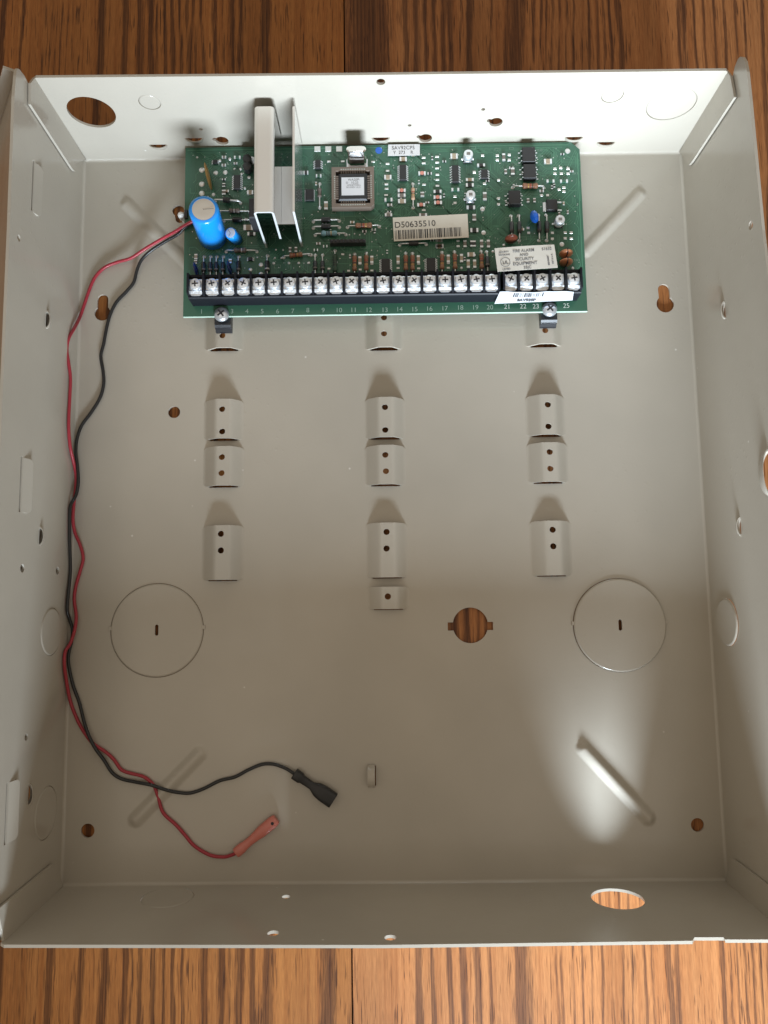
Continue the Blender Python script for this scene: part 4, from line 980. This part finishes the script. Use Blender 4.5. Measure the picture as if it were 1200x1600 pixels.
# ---- stickers
def sticker(name, quad, m, t=.12, curl=None, nx=8, ny=4):
    """quad: four 3-D corners tl,tr,br,bl; gently curved paper"""
    tl_, tr_, br_, bl_ = [Vector(q) for q in quad]; vs = []; fs = []
    for j in range(ny + 1):
        for i in range(nx + 1):
            u, v = i / nx, j / ny; p = (tl_ * (1 - u) + tr_ * u) * (1 - v) + (bl_ * (1 - u) + br_ * u) * v
            if curl: p = p + Vector((0, 0, curl(u, v)))
            vs.append(p)
    w_ = nx + 1; n = len(vs); vs += [v - Vector((0, 0, t)) for v in vs]
    for j in range(ny):
        for i in range(nx):
            a = j * w_ + i; f = (a, a + w_, a + w_ + 1, a + 1); fs.append(f); fs.append(tuple(reversed([k + n for k in f])))
    for i in range(nx):
        fs.append((i + 1, i, i + n, i + 1 + n)); a = ny * w_ + i; fs.append((a, a + 1, a + 1 + n, a + n))
    for j in range(ny):
        a = j * w_; fs.append((a, a + w_, a + w_ + n, a + n)[::-1]); a += nx; fs.append((a, a + w_, a + w_ + n, a + n))
    return MB().add(vs, fs).build(name, m, pcb, 50)
def frame(quad):
    tl_, tr_, br_, bl_ = [Vector(q) for q in quad]; x = (tr_ - tl_); y = (tl_ - bl_)
    def at(u, v): return (tl_ * (1 - u) + tr_ * u) * (1 - v) + (bl_ * (1 - u) + br_ * u) * v
    return at, x, y
def barcode(parent, at, u0, u1, v0, v1, seed, m, dens=70, lift=.1):
    r = random.Random(seed); mb = MB(); u = u0
    ws = [r.choice((1, 1, 2, 3)) for _ in range(dens)]; tot = sum(ws); k = 0
    for i, w_ in enumerate(ws):
        du = (u1 - u0) * w_ / tot
        if i % 2 == 0:
            q = [at(u, v1), at(u + du, v1), at(u + du, v0), at(u, v0)]; mb.add([p + Vector((0, 0, lift)) for p in q], [(0, 1, 2, 3)])
        u += du
    o = mb.build("barcode", m, parent, smooth=False); o["kind"] = "stuff"
# serial sticker
Q = [un(613.6, 340, ZB + 3.2), un(730.5, 334, ZB + 3.2), un(732.5, 371, ZB + 3.2), un(615.6, 377, ZB + 3.2)]
o = sticker("serial_sticker", Q, MAT["label_cream"]); at, x, y = frame(Q)
text("D50635510", at(.015, .44) + Vector((0, 0, .08)), x, y, 4.3, MAT["ink"], o, "lettering", 'LEFT'); barcode(o, at, .02, .90, .55, .93, 4, MAT["ink"], 91, .08)
# alarm listing sticker
Q = [un(772.6, 388, ZB + 12.6), un(866, 382, ZB + 12.6), un(871.5, 418, ZB + 12.9), un(777.5, 424.5, ZB + 12.9)]
lift = lambda u, v: .5 * math.sin(u * math.pi) * (1 - v)
o = sticker("listing_sticker", Q, MAT["label_beige"], curl=lift, nx=14); at, x, y = frame(Q)
def tx(s_, u, v, sz, m="ink_soft", xd=None, yd=None): text(s_, at(u, v) + Vector((0, 0, lift(u, v) + .13)), xd or x, yd or y, sz, MAT[m], o, "lettering", bold=.035)
tx("FIRE ALARM", .47, .25, 1.95); tx("AND", .47, .42, 1.9); tx("SECURITY", .47, .60, 2.0); tx("EQUIPMENT", .47, .79, 2.15); tx("35JC", .50, .96, 1.95)
tx("S1632", .86, .23, 1.95); tx("SECURITY", .145, .22, 1.05); tx("SIGNALING", .145, .34, 1.05); tx("LISTED", .15, .96, 1.25); tx("UL", .148, .70, 2.3, "ink")
c = at(.148, .625) + Vector((0, 0, .25)); xx = x.normalized(); yy = (y - xx * y.dot(xx)).normalized(); mb = MB(); vs = []
for i in range(28):
    q = 2 * math.pi * i / 28
    for r in (2.1, 2.35): vs.append(c + xx * (r * math.cos(q)) + yy * (r * math.sin(q)))
mb.add(vs, [(2 * i, 2 * i + 1, (2 * i + 3) % 56, (2 * i + 2) % 56) for i in range(28)]).build("circle_mark", MAT["ink_soft"], o, smooth=False)
tx("800-04209", .875, .66, 1.2, "ink_soft", y, -x); tx("3/09 Rev A", .945, .62, 1.15, "ink_soft", y, -x)
# small white sticker at the board head
Q = [ub(606.6, 225, 1.0), ub(656, 225, 1.0), ub(656, 242.5, 1.0), ub(606, 243.6, 1.0)]; Q[0].y = min(Q[0].y, 177.6); Q[1].y = min(Q[1].y, 177.6)
o = sticker("part_sticker", Q, MAT["label_white"]); at, x, y = frame(Q)
text("SAV92CP5", at(.48, .46) + Vector((0, 0, .1)), x, y, 2.6, MAT["ink_soft"], o); text("Y  273    R", at(.48, .86) + Vector((0, 0, .1)), x, y, 2.3, MAT["ink_soft"], o)
# torn label hanging over the front of the right terminal block
Q = [un(781, 460.5, ZB + 11.2), un(897, 459, ZB + 10.6), un(894.5, 470, ZB + 4.5), un(772.5, 475.5, ZB + 3.0)]
for q in Q[:2]: q.y = YS0 + .3
Q[2].y = YS0 - 1.6; Q[3].y = YS0 - 2.2
tear = lambda u, v: (1 - v) * (.55 * math.sin(u * 23) * .4 + .5 * math.sin(u * 9 + 1))
o = sticker("torn_label", Q, MAT["torn_paper"], .12, tear, 26, 4); at, x, y = frame(Q)
barcode(o, lambda u, v: at(u, v) + Vector((0, -.12, tear(u, v))), .20, .60, .10, .46, 9, MAT["ink"], 41, .12)
bq = at(.40, .87) + Vector((0, -.3, .3)); text("SAV920P", bq, x, y, 2.4, MAT["ink"], o, bold=.08)

# ================================================================== FIXINGS
def fixing(px, py, head_label, clip_label, bx):
    c = un(px, py, ZB + 2.2)
    s = empty("mounting_screw", (c.x, c.y, ZB), head_label, "screw", "screws at the front edge of the board")
    r = 3.7
    MB().lathe([(r, 0), (r, .5), (r * .93, 1.2), (r * .7, 1.9), (r * .35, 2.3), (.02, 2.4)], (c.x, c.y, ZB + .02), (0, 0, 1), 28).build("screw_head", MAT["screw_steel"], s, 50)
    MB().cyl((c.x, c.y, 1.5), (c.x, c.y, ZB), 1.3, 12).build("shank", MAT["screw_steel"], s)
    mb = MB()
    for q in (math.radians(38), math.radians(128)):
        d = Vector((math.cos(q), math.sin(q))); e = Vector((-d.y, d.x)); L, B = 2.0, .4
        mb.prism([tuple(Vector((c.x, c.y)) + d * L * s1 + e * B * s2) for s1, s2 in ((-1, -1), (1, -1), (1, 1), (-1, 1))], ZB + 1.6, ZB + 2.45 + .01 * math.sin(q))
    mb.build("cross_recess", MAT["recess"], s, smooth=False)
    k = empty("standoff_clip", (c.x, c.y - 3, 4.4), clip_label, "plastic clip", "black clips under the board")
    x0, x1 = c.x - 3.9, c.x + 4.1; yf = c.y - 7.2
    prof = [(c.y + 4.5, 4.45), (yf, 4.45), (yf - .2, 5.2), (yf + .1, 6.4), (yf + 1.1, 7.1), (yf + 1.6, 8.4), (yf + 2.6, ZB - 1.65), (c.y + 4.5, ZB - 1.65)]
    vs = [(x, y, z) for x in (x0, x1) for y, z in prof]; n = len(prof)
    fs = [tuple(range(n)), tuple(reversed(range(n, 2 * n)))] + [(i, i + n, (i + 1) % n + n, (i + 1) % n) for i in range(n)]
    MB().add(vs, [tuple(reversed(f)) for f in fs]).build("clip_body", MAT["black_plastic"], k, 25)
fixing(345, 489, "round headed cross recess screw over terminals 1 to 3, left end of the board", "black plastic standoff clip below the board under the left screw", 350)
fixing(860, 481, "round headed cross recess screw covering number 24, right end of the board", "black plastic standoff clip below the board under the right screw", 850)

# ================================================================== LEADS
def catmull(pts, k=5):
    out = []; n = len(pts)
    for i in range(n - 1):
        p0, p1, p2, p3 = pts[max(i - 1, 0)], pts[i], pts[i + 1], pts[min(i + 2, n - 1)]
        for j in range(k):
            t = j / k; out.append(.5 * ((2 * p1) + (p2 - p0) * t + (2 * p0 - 5 * p1 + 4 * p2 - p3) * t * t + (3 * p1 - p0 - 3 * p2 + p3) * t ** 3))
    out.append(pts[-1]); return out
RED = [(303, 345, 14), (291, 351, 13.2), (275, 361, 11), (255, 372, 8), (228, 388, 5), (205, 403, 3), (185, 409, 2), (165, 417, 1.4), (150, 431, 1), (141, 449, 1), (132, 475, 1), (125, 495, 1), (117, 511, 1.2), (107.5, 528, 1.8), (104.5, 546, 2.2), (107, 566, 2.2), (110, 590, 2), (109, 620, 1.8), (107.5, 650, 1.8), (107.5, 675, 1.6), (110, 700, 1.3), (116, 727, 1), (119, 750, 1),
       (115.5, 787, 1), (114, 812, 1), (117, 832, 1), (125, 851, 1), (130, 872, 1), (125, 893, 1), (118.5, 916, 1), (116, 937, 1), (119, 962, 1.6), (117, 983, 2.6), (110, 1005, 2.6), (102, 1018, 2), (100.5, 1037, 1.7), (103.5, 1062, 1.4), (110, 1096, 1), (122, 1127, 1), (135, 1149, .95), (147, 1163, 1), (165, 1175, 1), (178, 1187, 1), (190, 1203, 1), (207, 1209, 1), (225, 1214, 1), (240, 1227, .95), (247.5, 1247, 1),
       (255, 1270, 1), (275, 1289, 1), (290, 1306, 1), (304, 1322, 1), (328, 1336, 1), (349, 1339, 1.3), (362, 1336, 2), (371, 1331.5, 2.5)]
BLK = [(303, 347, 12.2), (290, 354, 12.4), (278, 366, 10), (257, 378, 7), (237, 391, 4.5), (222, 405, 3), (214, 422, 1.8), (209, 441, 1.2), (197, 456, 1), (182, 472, 1), (172, 492, 1), (166, 515, 1), (162, 537, 1), (157.5, 557, 1), (161, 580, 1), (162, 600, 1), (156, 622, 1), (142, 645, 1), (128, 664, 1.2), (120.5, 685, 1.8), (118.5, 707, 2.5), (121, 728, 2.7), (122.5, 752, 2.7), (119, 773, 2.6), (110.5, 789, 1.8), (108.8, 807, 1.2), (109, 850, 1), (110, 890, 1), (107, 925, 1),
       (105, 952, 1), (109, 968, 1), (113, 983, 1), (112, 1002, 1), (108, 1018, 1), (107, 1037, 1), (114, 1070, 1), (124, 1098, 1.2), (132, 1130, 2.2), (140, 1152, 2.6), (150, 1171, 2.4), (162, 1187, 1.6), (175, 1207, 1), (190, 1217, 1), (212, 1222, 1.6), (237, 1227, 2.6), (262, 1235, 1.6), (280, 1238.5, 1), (298, 1239, 1), (319, 1232, 1), (343, 1220, 1), (367, 1214, 1), (388, 1203, 1), (409, 1194.5, 1), (427, 1194, 1.2), (445, 1200, 1.8), (459, 1208.5, 2.4)]
def lead(name, pts, label, m):
    P3 = []
    for px, py, z in pts:
        p = un(px, py, z)
        while p.x < FL["bl"].x + 1.1 + max(0, 1.6 - z) and z < 12: z += .25; p = un(px, py, z)   # rides up against the side wall
        P3.append(p)
    e = empty(name, (P3[-1].x, P3[-1].y, 0), label, "wire")
    MB().tube(catmull(P3, 5), .8, 10).build("insulation", MAT[m], e, 80)
    return e, P3
def loft(secs, name, m, parent, d, n=20, sq=3.0):
    """rounded-rectangle sections (distance, half width, half height, height offset) along d"""
    o3, u = d; u = u.normalized(); s = Vector((0, 0, 1)).cross(u).normalized(); w_ = u.cross(s); vs = []; fs = []
    for t, a, b, dz in secs:
        for i in range(n):
            q = 2 * math.pi * i / n; cx, cy = math.cos(q), math.sin(q)
            vs.append(o3 + u * t + s * (a * math.copysign(abs(cx) ** (2 / sq), cx)) + w_ * (b * math.copysign(abs(cy) ** (2 / sq), cy) + dz))
    for k in range(len(secs) - 1):
        for i in range(n): j = (i + 1) % n; fs.append((k * n + i, k * n + j, (k + 1) * n + j, (k + 1) * n + i))
    fs.append(tuple(reversed(range(n)))); fs.append(tuple(range((len(secs) - 1) * n, len(secs) * n)))
    return MB().add(vs, fs).build(name, m, parent, 40)
e, P3 = lead("red_lead", RED, "red insulated wire running down the left side to a translucent red push-on connector", "red_pvc")
A, B = un(369, 1332.5, 2.3), un(432, 1279.5, 2.3); L = (B - A).length
loft([(0, 2.3, 1.9, 0), (.6, 2.45, 2.05, 0), (3.6, 2.4, 2.0, 0), (5.2, 2.0, 1.6, 0), (8.5, 1.95, 1.5, 0), (11.5, 2.2, 1.75, 0), (L * .62, 2.7, 1.9, 0), (L - 2.5, 2.75, 1.9, 0), (L - .7, 2.5, 1.8, 0), (L, 2.1, 1.5, 0)], "spade_connector", MAT["red_sleeve"], e, (A, B - A), 20, 2.6)
q = A + (B - A) * .90; MB().cyl((q.x + .2, q.y - .1, 3.4), (q.x + .2, q.y - .1, 4.25), .75, 12).build("connector_hole", MAT["recess"], e)
e, P3 = lead("black_lead", BLK, "black insulated wire crossing the red one and ending in a black spade connector", "black_pvc")
A, B = un(459.5, 1208.5, 2.6), un(521, 1251, 2.6); L = (B - A).length
loft([(0, 2.3, 2.1, 0), (.5, 2.5, 2.3, 0), (3.6, 2.45, 2.2, 0), (4.6, 1.9, 1.7, 0), (10, 1.75, 1.5, 0), (13.2, 3.2, 2.0, 0), (L - 6, 3.6, 2.2, 0), (L - .4, 3.65, 2.2, 0), (L, 3.5, 2.1, 0)], "spade_connector", MAT["black_sleeve"], e, (A, B - A), 24, 4.0)
